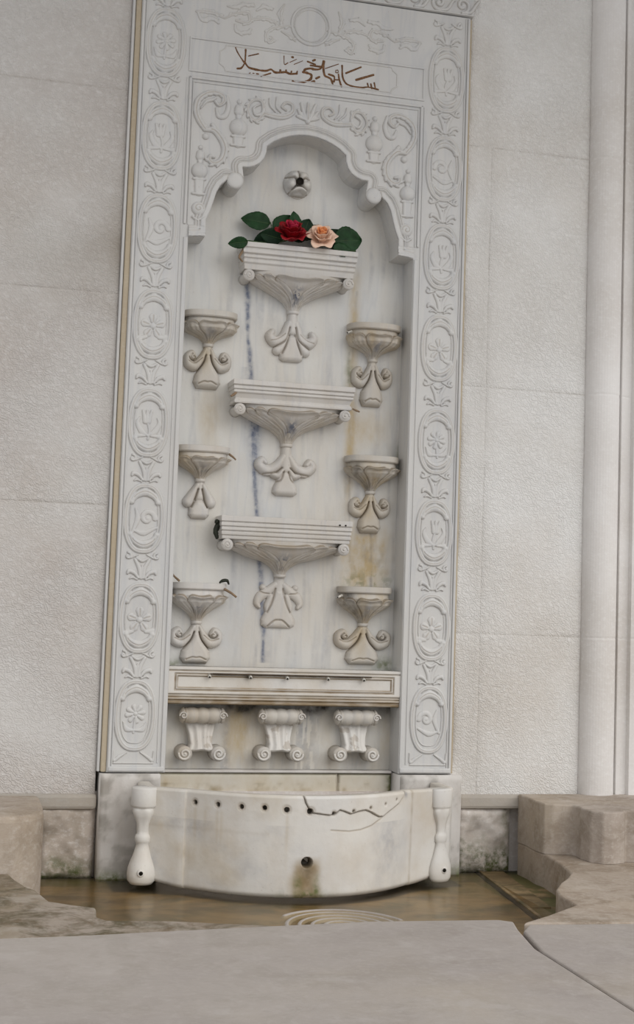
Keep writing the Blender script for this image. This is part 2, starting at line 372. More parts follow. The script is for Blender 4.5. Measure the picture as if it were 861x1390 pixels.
# reveal moulding of the neighbouring doorway: vertical roll, fillet and flat band
def jamb():
    pts = [(1.205, .05), (1.213, .03), (1.216, .006)]
    for a in np.linspace(200, 340, 16):
        pts.append((1.262 + .046 * math.cos(math.radians(a)), -.004 + .040 * math.sin(math.radians(a)) + .014))
    pts += [(1.309, .006), (1.311, -.005), (1.321, -.006), (1.324, .001), (1.340, -.001), (1.343, -.014), (1.62, -.016), (1.64, .0), (1.66, .0), (3.2, .0), (3.2, .09), (1.205, .09)]
    V = []; F = []; n = len(pts)
    zc = [-.06, .345, .35, .355, .98, .985, .99, 1.615, 1.62, 1.625, 2.8]
    for z in zc:
        k = .0012 if z in (.35, .985, 1.62) else 0
        for i, (x, y) in enumerate(pts): V.append((x, y + (k if i < n - 2 else 0), z))
    for j in range(len(zc) - 1):
        for i in range(n): F.append((j * n + i, j * n + (i + 1) % n, (j + 1) * n + (i + 1) % n, (j + 1) * n + i))
    F.append(tuple(range(n))[::-1]); F.append(tuple((len(zc) - 1) * n + i for i in range(n)))
    o = link('trim_1', mesh_py('trim_1', V, F), M_jamb, smooth=False)
    return tag(o, kind='structure')
jamb()
tag(box_obj('added_eave', -2.4, 3.4, -1.75, .4, 2.60, 2.72, M_jamb, bevel=.01), kind='structure')  # unseen eave slab, added to darken the upper wall

# masonry footing below the dressed wall, each side of the fountain
def lumpy_block(name, x0, x1, z0, z1, y, mat, amp, seed, moss, label, res=.006, depth=.12, xr=.02, mossx=None):
    xs = np.arange(x0, x1 + res / 2, res); zs = np.arange(z0, z1 + res / 2, res); X, Z = np.meshgrid(xs, zs, indexing='ij')
    d = np.minimum(np.minimum(X - x0, x1 - X), np.minimum(Z - z0, z1 - Z)); k = np.clip(d / xr, 0, 1)
    Y = y + xr * .9 * (1 - np.sqrt(1 - (1 - k) ** 2)) - amp * (fbm(X, Z, .05, seed, 5) - .5) * np.clip(d / .006, 0, 1)
    n = fbm(X, Z, .03, seed + 11, 4); g = np.clip((.55 - n) * 2, 0, .4)
    mo = np.clip(1.25 - (Z - z0) / moss - (.6 - n) * 1.2, 0, 1)
    if mossx is not None: mo = np.maximum(mo, np.clip(1 - abs(X - mossx) / .035 - n * .7 - (Z - z0) * 1.5, 0, 1))
    dk = np.clip(1.1 - (Z - z0) / (moss * .5) - n * .8, 0, 1)
    F = grid_faces(len(xs), len(zs)); V = np.stack([X, Y, Z], -1).reshape(-1, 3); n0 = len(V)
    B = [(x, yy, z) for x in (x0, x1) for yy in (y + xr * .9 - .001, y + depth) for z in (z0, z1)]
    V = np.vstack([V, B]); F = np.vstack([F, np.array([(0, 1, 3, 2), (4, 6, 7, 5), (0, 4, 5, 1), (2, 3, 7, 6), (0, 2, 6, 4), (1, 5, 7, 3)]) + n0])
    z8 = np.zeros(8)
    me = mesh_np(name, V, F, {'grime': np.r_[g.ravel(), z8], 'moss': np.r_[mo.ravel(), z8], 'dark': np.r_[dk.ravel(), z8]})
    return tag(link(name, me, mat), label, 'stone')
lumpy_block('footing_stone', -.150, -.020, -.252, -.082, .012, M_rubble, .03, 3, .05, 'rough whitewashed footing stone with mossy foot, left of the fountain basin')
lumpy_block('footing_stone', .890, 1.035, -.252, -.082, .016, M_rubble, .03, 8, .10, 'rough footing stone with heavy green moss, between the basin and the right bench', mossx=1.02)
for nm, xx0, xx1 in (('trim_2', -2.2, -.018), ('trim_3', .888, 1.22)):
    tag(box_obj(nm, xx0, xx1, .004, .08, -.088, -.052, M_mortar, bevel=.008), kind='structure')
tag(box_obj('wall_footing', -2.2, 3.2, .045, .12, -.5, -.05, M_rubble, bevel=0), kind='structure')

# ------------------------------------------------------------------ carved panel
panel = empty('fountain_surround', (.43, 0, 0))
tag(panel, 'tall carved white marble surround of the arched niche, with an inscription above the arch', 'fountain surround')
CX = .4306
def mir(P): return [(2 * CX - x, z) for x, z in P]
archL = [(.139, 1.300), (.181, 1.304), (.1815, 1.345), (.190, 1.366), (.198, 1.392), (.205, 1.418), (.214, 1.436), (.228, 1.449)]
archL += ellipse(.2505, 1.452, .0215, .021, 15, PI * 1.02, PI * 2.02)[0:]
archL += [(.272, 1.462), (.268, 1.488), (.284, 1.489), (.298, 1.494), (.312, 1.503), (.322, 1.517), (.3275, 1.534), (.328, 1.548), (.345, 1.562), (.365, 1.573), (.386, 1.581), (.408, 1.586)]
arch = archL + [(CX, 1.588)] + mir(archL)[::-1]
ZT = 1.955
def panel_slab():
    import bmesh
    out = [(0, 0), (0, ZT), (.861, ZT), (.861, 0), (.7222, 0)]
    poly = out + [(p[0], p[1]) for p in arch[::-1]] + [(.139, 0)]
    bm = bmesh.new(); vs = [bm.verts.new((x, 0, z)) for x, z in poly]
    es = [bm.edges.new((vs[i], vs[(i + 1) % len(vs)])) for i in range(len(vs))]
    r = bmesh.ops.triangle_fill(bm, edges=es, use_beauty=True)
    fs = [f for f in bm.faces]
    ex = bmesh.ops.extrude_face_region(bm, geom=fs)
    for v in ex['geom']:
        if isinstance(v, bmesh.types.BMVert): v.co.y = .078
    bmesh.ops.recalc_face_normals(bm, faces=bm.faces)
    for v in bm.verts: v.co.x -= .43
    me = bpy.data.meshes.new('panel_slab'); bm.to_mesh(me); bm.free()
    return link('panel_slab', me, M_panel, panel, smooth=False)
panel_slab()
ORG = (.43, 0, 0)
def rel(name, strokes, mirror=False, mat=None, parent=None, **kw):
    o = relief(name, strokes, mat or M_panel, parent or panel, org=kw.pop('org', ORG), mirror=CX if mirror else None, **kw)
    return o
# niche back with natural vein, mineral stains and shade painted under the ledge
def niche():
    xs = np.arange(.12, .7405, .0028); zs = np.arange(.0008, 1.64, .0035); X, Z = np.meshgrid(xs, zs, indexing='ij')
    wob = lambda s: (fbm(Z, X * 0, .12, s) - .5)
    def line(x0, x1, z0, z1, w, seed):
        xc = x0 + (x1 - x0) * (Z - z0) / (z1 - z0) + .012 * wob(seed)
        ww = w * (.35 + 1.3 * fbm(X * 0 + 3, Z, .06, seed + 2))
        return np.exp(-((X - xc) / ww) ** 2) * ((Z > z0) & (Z < z1))
    v = 1.0 * line(.388, .300, .26, 1.28, .0052, 4) + .25 * line(.396, .312, .26, 1.0, .012, 24) + .5 * line(.600, .585, .52, 1.06, .0028, 9) + .8 * line(.660, .655, .45, .66, .004, 12) * (Z < .72) + .35 * line(.59, .60, 1.0, 1.22, .003, 14)
    v += .35 * np.clip(fbm(X * 3, Z * .35, .05, 20) - .56, 0, 1) * 3 + .55 * np.exp(-((X - .347) / .018) ** 2) * np.exp(-((Z - .84) / .05) ** 2)
    v += .5 * np.exp(-((X - .615) / .008) ** 2) * np.exp(-((Z - .68) / .05) ** 2)
    r = .75 * np.exp(-((X - .592) / .014) ** 2) * np.clip((1.29 - Z) / .06, 0, 1) * np.clip((Z - .60) / .2, 0, 1)
    r += 1.1 * np.exp(-((X - .640) / .060) ** 2) * np.exp(-((Z - .53) / .10) ** 2) * (.4 + fbm(X, Z, .02, 88)) + .55 * np.exp(-((X - .22) / .022) ** 2) * np.exp(-((Z - .87) / .07) ** 2)
    r += .5 * np.exp(-((X - .635) / .05) ** 2) * np.exp(-((Z - .86) / .05) ** 2) + .35 * np.exp(-((X - .62) / .03) ** 2) * np.exp(-((Z - .30) / .05) ** 2)
    r += .3 * (fbm(X, Z * .4, .08, 33) - .35) + .45 * (Z < .15) * fbm(X, Z * .3, .05, 39) 
    r *= .75 + .8 * fbm(X * 2, Z, .03, 41)
    d = .8 * np.exp(-((X - .735) / .02) ** 2) * np.exp(-((Z - .80) / .03) ** 2) + .6 * np.clip(fbm(X, Z, .016, 51) - .5, 0, 1) * 4 * np.exp(-((X - .655) / .05) ** 2) * np.exp(-((Z - .50) / .06) ** 2) * .5
    d += np.clip(1.1 * np.exp(-((Z - .160) / .022) ** 2) * (1.5 * np.exp(-((X - .335) / .036) ** 2) + 1.1 * np.exp(-((X - .52) / .045) ** 2) + .8 * np.exp(-((X - .71) / .02) ** 2) + .35), 0, 1) * (Z < .17)  # dirt plus painted shade just below the ledge
    r += .8 * np.exp(-((X - .33) / .035) ** 2) * (Z < .16) * np.clip(Z / .1, 0, 1)
    v += .55 * (Z < .15) * (np.exp(-((X - .50) / .03) ** 2) * (fbm(X * 4, Z * .3, .03, 71) > .45) + np.exp(-((X - .30) / .012) ** 2) * (fbm(X, Z, .02, 72) > .4))
    mo = .8 * np.exp(-((X - .70) / .025) ** 2) * np.exp(-((Z - .262) / .02) ** 2) + .5 * np.exp(-((X - .583) / .012) ** 2) * np.exp(-((Z - 1.0) / .05) ** 2) + .8 * np.exp(-((X - .728) / .012) ** 2) * np.exp(-((Z - .79) / .03) ** 2) + .6 * np.exp(-((X - .65) / .06) ** 2) * np.exp(-((Z - .475) / .02) ** 2) * (fbm(X, Z, .012, 91) > .5) + .7 * np.exp(-((X - .16) / .02) ** 2) * np.exp(-((Z - .255) / .01) ** 2)
    Y = .0755 + 0 * X
    c = lambda a: np.clip(a, 0, 1).ravel()
    V = np.stack([X - .43, Y, Z], -1).reshape(-1, 3); n0 = len(V)
    F = grid_faces(len(xs), len(zs))
    B = [(x - .43, yy, z) for x in (.12, .74) for yy in (.077, .099) for z in (.0008, 1.64)]
    V = np.vstack([V, B]); F = np.vstack([F, np.array([(0, 1, 3, 2), (4, 6, 7, 5), (0, 4, 5, 1), (2, 3, 7, 6), (0, 2, 6, 4), (1, 5, 7, 3)]) + n0]); z8 = np.zeros(8)
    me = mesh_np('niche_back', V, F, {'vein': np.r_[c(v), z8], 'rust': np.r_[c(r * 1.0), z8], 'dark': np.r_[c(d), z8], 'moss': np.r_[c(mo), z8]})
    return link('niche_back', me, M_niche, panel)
niche()
# outer and inner frame mouldings
def strip(name, x0, x1, z0, z1, y=-.0, h=.006, mirror=False, bev=.0022, mat=None, parent=None):
    if mirror: x0, x1 = 2 * CX - x1, 2 * CX - x0
    o = box_obj(name, x0 - .43, x1 - .43, y - h, y + .002, z0, z1, mat or M_panel, parent or panel, bevel=bev, seg=3)
    return o
for m in (False, True):
    strip('edge_moulding', .0015, .008, .002, ZT - .003, h=.005, mirror=m)
    strip('edge_moulding', .0105, .0135, .012, ZT - .003, h=.003, mirror=m, bev=.001)
    strip('edge_moulding', .1275, .1375, .010, 1.298, h=.004, mirror=m)
    strip('edge_moulding', .118, .1215, .022, 1.70, h=.0022, mirror=m, bev=.001)
    strip('foot_moulding', .004, .137, .002, .014, h=.007, mirror=m, bev=.003)
M_side = limestone('yellowed_edge', (.50, .43, .32), (.45, .38, .28), (.54, .49, .40), tool=False, blot=(.42, .33, .22))
box_obj('side_fillet', -.0135 - .43, -.43, .0015, .03, 0, ZT, M_side, panel, bevel=.003)
box_obj('side_fillet', -.0215 - .43, -.0142 - .43, .007, .03, 0, ZT, M_panel, panel, bevel=.0025)
box_obj('side_fillet', .861 - .43, .868 - .43, .006, .03, 0, ZT, M_side, panel, bevel=.002)

# pilaster ornaments
def flower(cx, cz, v):
    s = []
    if v == 0:   # five petalled rose
        for k in range(5):
            a = PI / 2 + k * 2 * PI / 5; s.append(('r', [(cx + .010 * math.cos(a), cz + .010 * math.sin(a)), (cx + .0155 * math.cos(a), cz + .0155 * math.sin(a))], [.005, .0075], .0035))
            s.append(('g', [(cx + .008 * math.cos(a), cz + .008 * math.sin(a)), (cx + .019 * math.cos(a), cz + .019 * math.sin(a))], .0014, .0016))
        s.append(('r', [(cx, cz)], .0055, .0048))
        s.append(('r', [(cx - .012, cz - .02), (cx - .024, cz - .023)], [.003, .005], .003)); s.append(('r', [(cx + .012, cz - .02), (cx + .024, cz - .018)], [.003, .005], .003))
    elif v == 1:  # tulip spray with leaves
        s.append(('r', catmull([(cx, cz - .026), (cx + .002, cz - .01), (cx - .003, cz + .006)]), .0022, .0025))
        for dx, q in ((-.008, 1.3), (0, 1.), (.008, .7)):
            s.append(('r', [(cx - .003 + dx * .4, cz + .005), (cx - .003 + dx, cz + .024)], [.0045, .0022], .0035))
        for sg in (-1, 1):
            s.append(('r', catmull([(cx, cz - .02), (cx + sg * .012, cz - .012), (cx + sg * .02, cz + .002), (cx + sg * .016, cz + .012)]), [.002, .0055, .004, .0015], .003))
            s.append(('r', [(cx + sg * .006, cz - .02), (cx + sg * .022, cz - .020)], [.002, .0042], .003))
    elif v == 2:  # curling bud
        s.append(('r', spiral(cx + .006, cz + .004, .014, 1.1, 0, 1), [.005, .003], .0034))
        s.append(('r', catmull([(cx - .02, cz - .02), (cx - .012, cz + .002), (cx - .016, cz + .02)]), [.0025, .005, .002], .003))
        s.append(('r', catmull([(cx - .018, cz - .018), (cx, cz - .022), (cx + .022, cz - .012)]), [.002, .005, .0025], .003))
        s.append(('r', [(cx + .006, cz + .004)], .005, .004))
    else:        # small carnation
        for k in range(8):
            a = k * 2 * PI / 8 + .2; s.append(('r', [(cx + .006 * math.cos(a), cz + .006 + .006 * math.sin(a)), (cx + .015 * math.cos(a), cz + .006 + .013 * math.sin(a))], [.0025, .0042], .0034))
        s.append(('r', [(cx, cz + .006)], .004, .0045)); s.append(('r', [(cx, cz - .004), (cx - .002, cz - .026)], .0022, .0025))
        for sg in (-1, 1): s.append(('r', catmull([(cx, cz - .022), (cx + sg * .014, cz - .02), (cx + sg * .021, cz - .008)]), [.0018, .0048, .0015], .003))
    return s
def medallion(cx, cz, v, ry, mirror, last=False):
    rx = .0445
    ring = [(cx + rx * np.sign(math.cos(a)) * abs(math.cos(a)) ** .8, cz + ry * np.sign(math.sin(a)) * abs(math.sin(a)) ** .9) for a in np.linspace(0, 2 * PI, 56)]
    s = [('r', ring, .0062, .0050), ('g', ring, .0013, .0012)]
    rg2 = [(cx + (rx - .0105) * np.sign(math.cos(a)) * abs(math.cos(a)) ** .7, cz + (ry - .014) * np.sign(math.sin(a)) * abs(math.sin(a)) ** .85) for a in np.linspace(0, 2 * PI, 56)]
    s.append(('r', rg2, .0018, .0024))
    for sg, hh in ((1, ry - .022), (-1, -(ry - .022))):
        if last and sg < 0: continue
        P = catmull([(cx - .031, cz + hh - sg * .017), (cx - .021, cz + hh - sg * .003), (cx, cz + hh + sg * .006), (cx + .021, cz + hh - sg * .003), (cx + .031, cz + hh - sg * .017)])
        s.append(('r', P, [.0055, .0078, .0105, .0078, .0055], .0064))
        s.append(('g', [(p[0], p[1] + sg * .002) for p in P[3:-3]], .0011, .0016))
        for q in (-1, 1): s.append(('r', [(cx + q * .0315, cz + hh - sg * .018)], .0072, .0068))
    K = 1.32; s += [(q[0], [(cx + (p[0] - cx) * K, cz + (p[1] - cz) * K * 1.05 - .002) for p in q[1]], (np.array(q[2]) * K * 1.08 if np.ndim(q[2]) else q[2] * K * (1.08 if q[0] != 'g' else .9)), q[3]) for q in flower(cx, cz - .002, v)]
    return rel('oval_medallion', s, mirror=mirror, res=.00105, grime=.55, gr=.0009)
def palmette(cx, cz, mirror):
    s = []
    s.append(('r', catmull([(cx - .014, cz + .026), (cx, cz + .019), (cx + .014, cz + .026)]), [.003, .0045, .003], .0045))
    for sg in (-1, 1):
        s.append(('r', catmull([(cx + sg * .004, cz - .022), (cx + sg * .006, cz), (cx + sg * .017, cz + .022)]), [.003, .0055, .0040], .0040))
        s.append(('r', catmull([(cx + sg * .008, cz - .022), (cx + sg * .018, cz - .010), (cx + sg * .030, cz - .006), (cx + sg * .034, cz - .012)]), [.0028, .0052, .0058, .0028], .0052))
        s.append(('r', catmull([(cx + sg * .010, cz - .026), (cx + sg * .021, cz - .021), (cx + sg * .028, cz - .024)]), [.002, .0038, .002], .0040))
        s.append(('r', spiral(cx + sg * .0345, cz + .030, .0085, 1.0, PI / 2, sg), [.0034, .0028], .0045))
        s.append(('r', [(cx + sg * .0345, cz + .030)], .0035, .0050))
        s.append(('r', catmull([(cx + sg * .027, cz + .026), (cx + sg * .019, cz + .030), (cx + sg * .010, cz + .034)]), [.003, .0025, .0018], .0035))
    s.append(('r', [(cx, cz - .022), (cx, cz + .008)], [.004, .0022], .0034))
    return rel('palmette', s, mirror=mirror, res=.00105, grime=.66, gr=.0009)
ZC = [1.781, 1.544, 1.312, 1.0745, .8335, .6015, .3635, .1335]
for m in (False, True):
    for i, zc in enumerate(ZC):
        medallion(.0625, zc, (3, 1, 2, 0, 1, 2, 0, 3)[i] if not m else (1, 2, 1, 0, 3, 1, 0, 2)[i], (.083 if i == 0 else .0815 if i < 4 else .079), m, last=(i == 7))
        if i < 7: palmette(.0625, (zc + ZC[i + 1]) / 2 - .002, m)
    palmette(.0625, 1.898, m)
    s = []
    for sg in (-1, 1):
        s.append(('r', catmull([(.0625 + sg * .016, .047), (.0625 + sg * .034, .036), (.0625 + sg * .046, .028), (.0625 + sg * .048, .05)]), [.002, .0045, .004, .0015], .0038))
    s.append(('f', [(.016, .0215), (.109, .0215)], .0022, .0028))
    rel('foot_scroll', s, mirror=m, res=.0012)

# arch moulding
def arch_moulding():
    res = .0011; xs = np.arange(.139, .7225, res); zs = np.arange(1.298, 1.645, res); X, Z = np.meshgrid(xs, zs, indexing='ij')
    poly = [(.10, 1.1)] + arch + [(.76, 1.1)]
    D = -poly_sdf(X, Z, poly)           # >0 in the stone
    Ds = [0, .0005, .0025, .011, .0125, .0145, .0165, .0185, .0200, .0220, .0240, .0265, .0285, .0300]
    Hs = [.001, .0030, .0050, .0050, .0046, .0012, .0016, .0058, .0058, .0014, .0044, .0042, .0010, 0]
    G = np.interp(D, [0, .0125, .0145, .0165, .020, .022, .024, .0285, .03], [0, 0, .5, 0, 0, .4, 0, .35, 0])
    H = np.interp(D, Ds, Hs); on = (D > 0) & (D < .03)
    # impost mouldings
    for (a, b, h) in ((1.300, 1.309, .0075), (1.312, 1.319, .0055), (1.322, 1.328, .0040)):
        k = (Z > a) & (Z < b) & (D > 0) & ((X < .186) | (X > 2 * CX - .186)); H = np.where(k, h, H); on |= k
    k = (Z < 1.33) & (D > 0) & ((X < .186) | (X > 2 * CX - .186)); on |= k; H = np.where(k & (H < .001), .001, H)
    # button rolls at the cusps
    for bx in (.2505, 2 * CX - .2505):
        r = np.hypot(X - bx, Z - 1.452); k = (r < .0205) & (D > -.0005); H = np.where(k, np.maximum(.0085 * np.sqrt(np.clip(1 - (r / .0208) ** 4, 0, 1)), .002), H); on |= k
        G = np.where(k, 0, G); G = np.maximum(G, .5 * np.exp(-((r - .0212) / .0009) ** 2) * (Z > 1.445))
    cell = on[:-1, :-1] & on[1:, :-1] & on[1:, 1:] & on[:-1, 1:]
    F = grid_faces(len(xs), len(zs)).reshape(len(xs) - 1, len(zs) - 1, 4)[cell]
    used = np.unique(F); rm = np.full(X.size, -1); rm[used] = np.arange(len(used))
    V = np.stack([X.ravel() - .43, -H.ravel(), Z.ravel()], -1)[used]
    me = mesh_np('arch_moulding', V, rm[F], {'grime': (G * .75).ravel()[used]})
    link('arch_moulding', me, M_panel, panel)
arch_moulding()
# rib frame of the arch field and the inscription panel
for m in (False, True):
    strip('field_rib', .1255, .1315, 1.33, 1.704, h=.005, mirror=m, bev=.002)
    strip('field_rib', .1345, .1375, 1.33, 1.693, h=.003, mirror=m, bev=.001)
    strip('inscription_border', .1225, .1265, 1.722, 1.803, h=.003, mirror=m, bev=.001)
strip('field_rib', .1255, 2 * CX - .1255, 1.698, 1.7045, h=.005, bev=.002)
strip('field_rib', .1375, 2 * CX - .1375, 1.690, 1.6935, h=.003, bev=.001)
strip('inscription_border', .1225, 2 * CX - .1225, 1.8005, 1.8055, h=.0035, bev=.001)
strip('inscription_border', .1225, 2 * CX - .1225, 1.7165, 1.7225, h=.0035, bev=.001)
# cartouche line round the writing
ct = [(.215, 1.728), (.648, 1.728)] + [(.652, 1.738), (.664, 1.746), (.664, 1.778), (.652, 1.786), (.648, 1.795)] + [(.215, 1.795), (.211, 1.786), (.199, 1.778), (.199, 1.746), (.211, 1.738), (.215, 1.728)]
rel('inscription_cartouche', [('r', ct, .0018, .0018)], res=.0011, grime=.4)
# spandrel scrolls, balusters
T = lambda P: [(x / 1e4, z / 1e4) for x, z in P]
def leafy(C_, step, L, r, h, side=1, lean=.9, alt=False):
    """small overlapping leaflets springing from a scroll stem"""
    C_ = np.asarray(C_); out = []; acc = 0
    for i in range(2, len(C_) - 2):
        acc += np.hypot(*(C_[i] - C_[i - 1]))
        if acc > step:
            acc = 0; t = C_[i + 1] - C_[i - 1]; t = t / np.hypot(*t); n = np.array([-t[1], t[0]]) * side; d = n * math.cos(lean) + t * math.sin(lean)
            out.append(('r', catmull([tuple(C_[i]), tuple(C_[i] + d * L * .6), tuple(C_[i] + d * L + t * L * .25)]), [r, r * 1.15, r * .45], h))
            if alt: side = -side
    return out
s1 = T([(1920, 16470), (2010, 16390), (2130, 16470), (2120, 16620), (1940, 16700), (1710, 16650), (1510, 16480), (1450, 16200), (1530, 15950), (1690, 15730)])
s2 = T([(1690, 15730), (1920, 15730), (2110, 15540), (2210, 15310), (2160, 15040), (1990, 14900), (1840, 14950), (1850, 15070), (1950, 15050)])
lobe = T([(2210, 16630), (2260, 16360), (2170, 16130), (2020, 16110), (1950, 16300)])
t1 = T([(3050, 16530), (2900, 16420), (2970, 16250), (3150, 16360), (3100, 16620), (2890, 16630), (2740, 16400), (2840, 16170), (3010, 16120), (3170, 16310)])
t2 = T([(3170, 16310), (3430, 16280), (3680, 16290), (3900, 16420), (3900, 16620), (3740, 16670), (3630, 16550), (3740, 16470)])
t3 = T([(3480, 16780), (3490, 16530), (3600, 16400)])
for m in (False, True):
    S1, S2 = catmull(s1), catmull(s2)
    st = [('r', S1, [.0035, .005, .006, .0062, .0075, .0080, .0075, .006], .0072), ('r', S2, [.006, .0085, .0095, .0085, .0062, .0052, .004], .0075),
          ('r', catmull(lobe), [.0035, .0065, .0075, .006, .0025], .0058), ('r', T([(1720, 15560)]), .0088, .0075), ('r', T([(1870, 15870), (1990, 15700)]), [.0052, .006], .0068),
          ('r', catmull(T([(1560, 16250), (1700, 16440), (1840, 16500), (1930, 16560)])), [.0015, .004, .0045, .003], .0052),
          ('g', S1[6:], .0013, .0022), ('g', S2[4:-8], .0013, .0022)]
    st += leafy(S1[4:], .013, .0125, .0042, .0062, 1) + leafy(S2[6:-6], .013, .012, .0042, .0062, 1)
    rel('acanthus_scroll', st, mirror=m, grime=.55, gr=.0011)
    T1, T2 = catmull(t1), catmull(t2)
    st = leafy(T1[18:], .012, .010, .0036, .005, -1) + leafy(T2[:20], .011, .012, .0038, .0052, 1) + [('r', T1, [.0025, .0035, .0042, .005, .0045, .004, .0042, .0045, .0042], .0062), ('r', T2, [.006, .0075, .0070, .0055, .0045, .0035, .003], .0065), ('r', catmull(t3), [.0015, .0035, .002], .005),
          ('r', catmull(T([(3290, 16720), (3330, 16540), (3480, 16380)])), [.0015, .0035, .002], .005), ('g', T1[20:], .0011, .0018), ('g', T2, .0011, .0020)]
    rel('acanthus_scroll', st, mirror=m, grime=.55, gr=.0011)
    # turned baluster between the scrolls
    def bal(x, zt, sc_, foot):
        q = lambda dz: (x, zt - dz * sc_)
        return [('r', [q(0)], .0065 * sc_, .006), ('r', [q(.018), q(.026)], [.0115 * sc_, .0125 * sc_], .0095), ('f', [q(.0385)], .0085 * sc_, .006), ('r', [q(.066)], .0225 * sc_, .0145),
                ('f', [(x - .016 * sc_, zt - .089 * sc_), (x + .016 * sc_, zt - .089 * sc_)], .0035, .0055), ('f', [q(.093), q(foot)], [.0145 * sc_, .010 * sc_, .013 * sc_], .0045),
                ('f', [(x - .017 * sc_, zt - (foot + .006) * sc_), (x + .017 * sc_, zt - (foot + .006) * sc_)], .0035, .0058)]
    rel('spandrel_baluster', bal(.2535, 1.654, 1.0, .106), mirror=m, grime=.5)
    rel('spandrel_baluster', bal(.1605, 1.5265, .90, .125) + [('r', [(.1615, 1.372)], .0175, .009), ('g', spiral(.1615, 1.372, .0125, 1.2, 0, 1), .0012, .002), ('r', catmull([(.148, 1.350), (.160, 1.343), (.176, 1.352)]), .0035, .006)], mirror=m, grime=.5)
st = []
for sg in (-1, 1):
    for a, b, c in ((.011, .030, .038), (.018, .018, .020), (.020, .004, .004)):
        st.append(('r', catmull([(CX + sg * .003, 1.626), (CX + sg * a, 1.632 + b * .5), (CX + sg * (a + .008), 1.632 + c)]), [.002, .0055, .0035], .0055))
st.append(('r', [(CX, 1.624), (CX, 1.672)], [.006, .0035], .0065)); st.append(('g', [(CX, 1.63), (CX, 1.668)], .0011, .002))
rel('crowning_palmette', st, grime=.55)
# band above the inscription
ring = ellipse(CX - .0006, 1.875, .0500, .0500, 60)
rel('round_medallion', [('r', ring, .0036, .0042), ('r', ellipse(CX - .0006, 1.875, .0415, .0415, 60), .0018, .0022)], grime=.5)
b = [([(3860, 18680), (3540, 18620), (3260, 18520), (3150, 18340), (3230, 18170), (3330, 18250), (3270, 18320)], [.0025, .004, .0045, .0035, .003]),
     ([(3540, 18500), (3790, 18390), (3910, 18290)], [.002, .0045, .0015]), ([(3590, 19210), (3480, 18950), (3570, 18680)], [.002, .006, .002]),
     ([(1360, 18710), (1630, 18750), (1870, 18720), (2070, 18630)], [.003, .0055, .0045, .002]), ([(2070, 18630), (2340, 18790), (2650, 18850), (2730, 18720), (2660, 18590), (2380, 18620)], [.002, .004, .0045, .0035]),
     ([(2740, 18690), (3050, 18770), (3290, 18740), (3460, 18630)], [.0035, .0045, .002]), ([(2350, 18510), (2390, 18340), (2630, 18330), (2750, 18450)], [.003, .0045, .003]),
     ([(2130, 18960), (2330, 18950), (2560, 19060), (2800, 19060)], [.002, .005, .003]), ([(1400, 18660), (1520, 18510), (1760, 18590), (1920, 18490)], [.0025, .006, .003]),
     ([(2880, 18950), (3080, 19080), (3280, 19020)], [.002, .005, .002])]
for m in (False, True):
    st = []
    for P, r in b:
        C_ = catmull(T(P)); st.append(('r', C_, [q * 1.15 for q in r], .0034)); st += leafy(C_, .009, .0085, .0032, .0030, 1, .8, True)
    for P, r in b[:6]: st.append(('g', catmull(T(P)), .001, .0014))
    rel('floral_spray', st, mirror=m, grime=.55, gr=.0009)
# the inscription
cal = [(5,[(2380, 17920), (2440, 17800), (2540, 17660), (2630, 17550)]),(6,[(2640, 17900), (2640, 17730), (2630, 17570), (2550, 17420), (2450, 17390)]),(7,[(2630, 17570), (2730, 17460), (2880, 17430), (3030, 17420), (3190, 17430), (3310, 17480), (3410, 17420), (3540, 17430), (3690, 17460), (3810, 17430), (3980, 17460)]),(4,[(2720, 17750), (2970, 17840)]),(6,[(3060, 17270), (3300, 17380)]),(6,[(3540, 17440), (3550, 17490)]),(6,[(3690, 17460), (3700, 17510)]),(6,[(3830, 17440), (3840, 17500)]),(6,[(3980, 17460), (3990, 17520)]),(4,[(2750, 17300), (2780, 17320)]),(4,[(2850, 17320), (2880, 17320)]),(4,[(2940, 17320), (2990, 17320)]),(3,[(3630, 17870), (3650, 17660), (3740, 17710)]),(7,[(3840, 17870), (3860, 17870)]),(3,[(3790, 17730), (3960, 17830)]),(3,[(3900, 17690), (4120, 17810)]),(8,[(4150, 17520), (4200, 17600), (4330, 17640), (4430, 17630), (4560, 17650), (4640, 17740), (4660, 17880)]),(8,[(4140, 17520), (4260, 17510), (4360, 17470), (4340, 17360), (4210, 17280), (4040, 17220), (3910, 17220), (3880, 17270)]),(7,[(4250, 17810), (4450, 17760)]),(6,[(4390, 17850), (4440, 17880)]),(6,[(4330, 17720), (4610, 17720)]),(7,[(4490, 17400), (4570, 17450)]),(7,[(4370, 17300), (4440, 17320)]),(7,[(4680, 17870), (4670, 17690), (4710, 17510), (4800, 17470), (4880, 17430), (4930, 17310)]),(6,[(4820, 17550), (4960, 17510), (4960, 17380)]),(4,[(4720, 17690), (5060, 17850)]),(6,[(5070, 17590), (5100, 17440), (5160, 17280)]),(6,[(4990, 17430), (5100, 17440)]),(6,[(5160, 17820), (5180, 17550), (5250, 17400), (5350, 17340), (5560, 17310), (5720, 17320), (5880, 17350), (6140, 17320)]),(5,[(5850, 17440), (5880, 17350)]),(5,[(5940, 17440), (5970, 17330)]),(5,[(6030, 17480), (6060, 17360)]),(6,[(5270, 17640), (5660, 17850)]),(7,[(5550, 17500), (6000, 17690)]),(3,[(5830, 17180), (5840, 17170)]),(3,[(5000, 17680), (5050, 17690), (5060, 17630), (5000, 17620), (5000, 17680)])]
rr = random.Random(4); st = []
for wd, P in cal:
    C_ = catmull(T(P), 5); k = wd * .00040
    st.append(('f', C_, [k * rr.uniform(.75, 1.25) for _ in range(max(4, len(C_) // 2))], .0012))
o = rel('inscription', st, mat=M_gold, res=.0006, grime=0); o['label'] = 'brown painted Arabic script lettering'

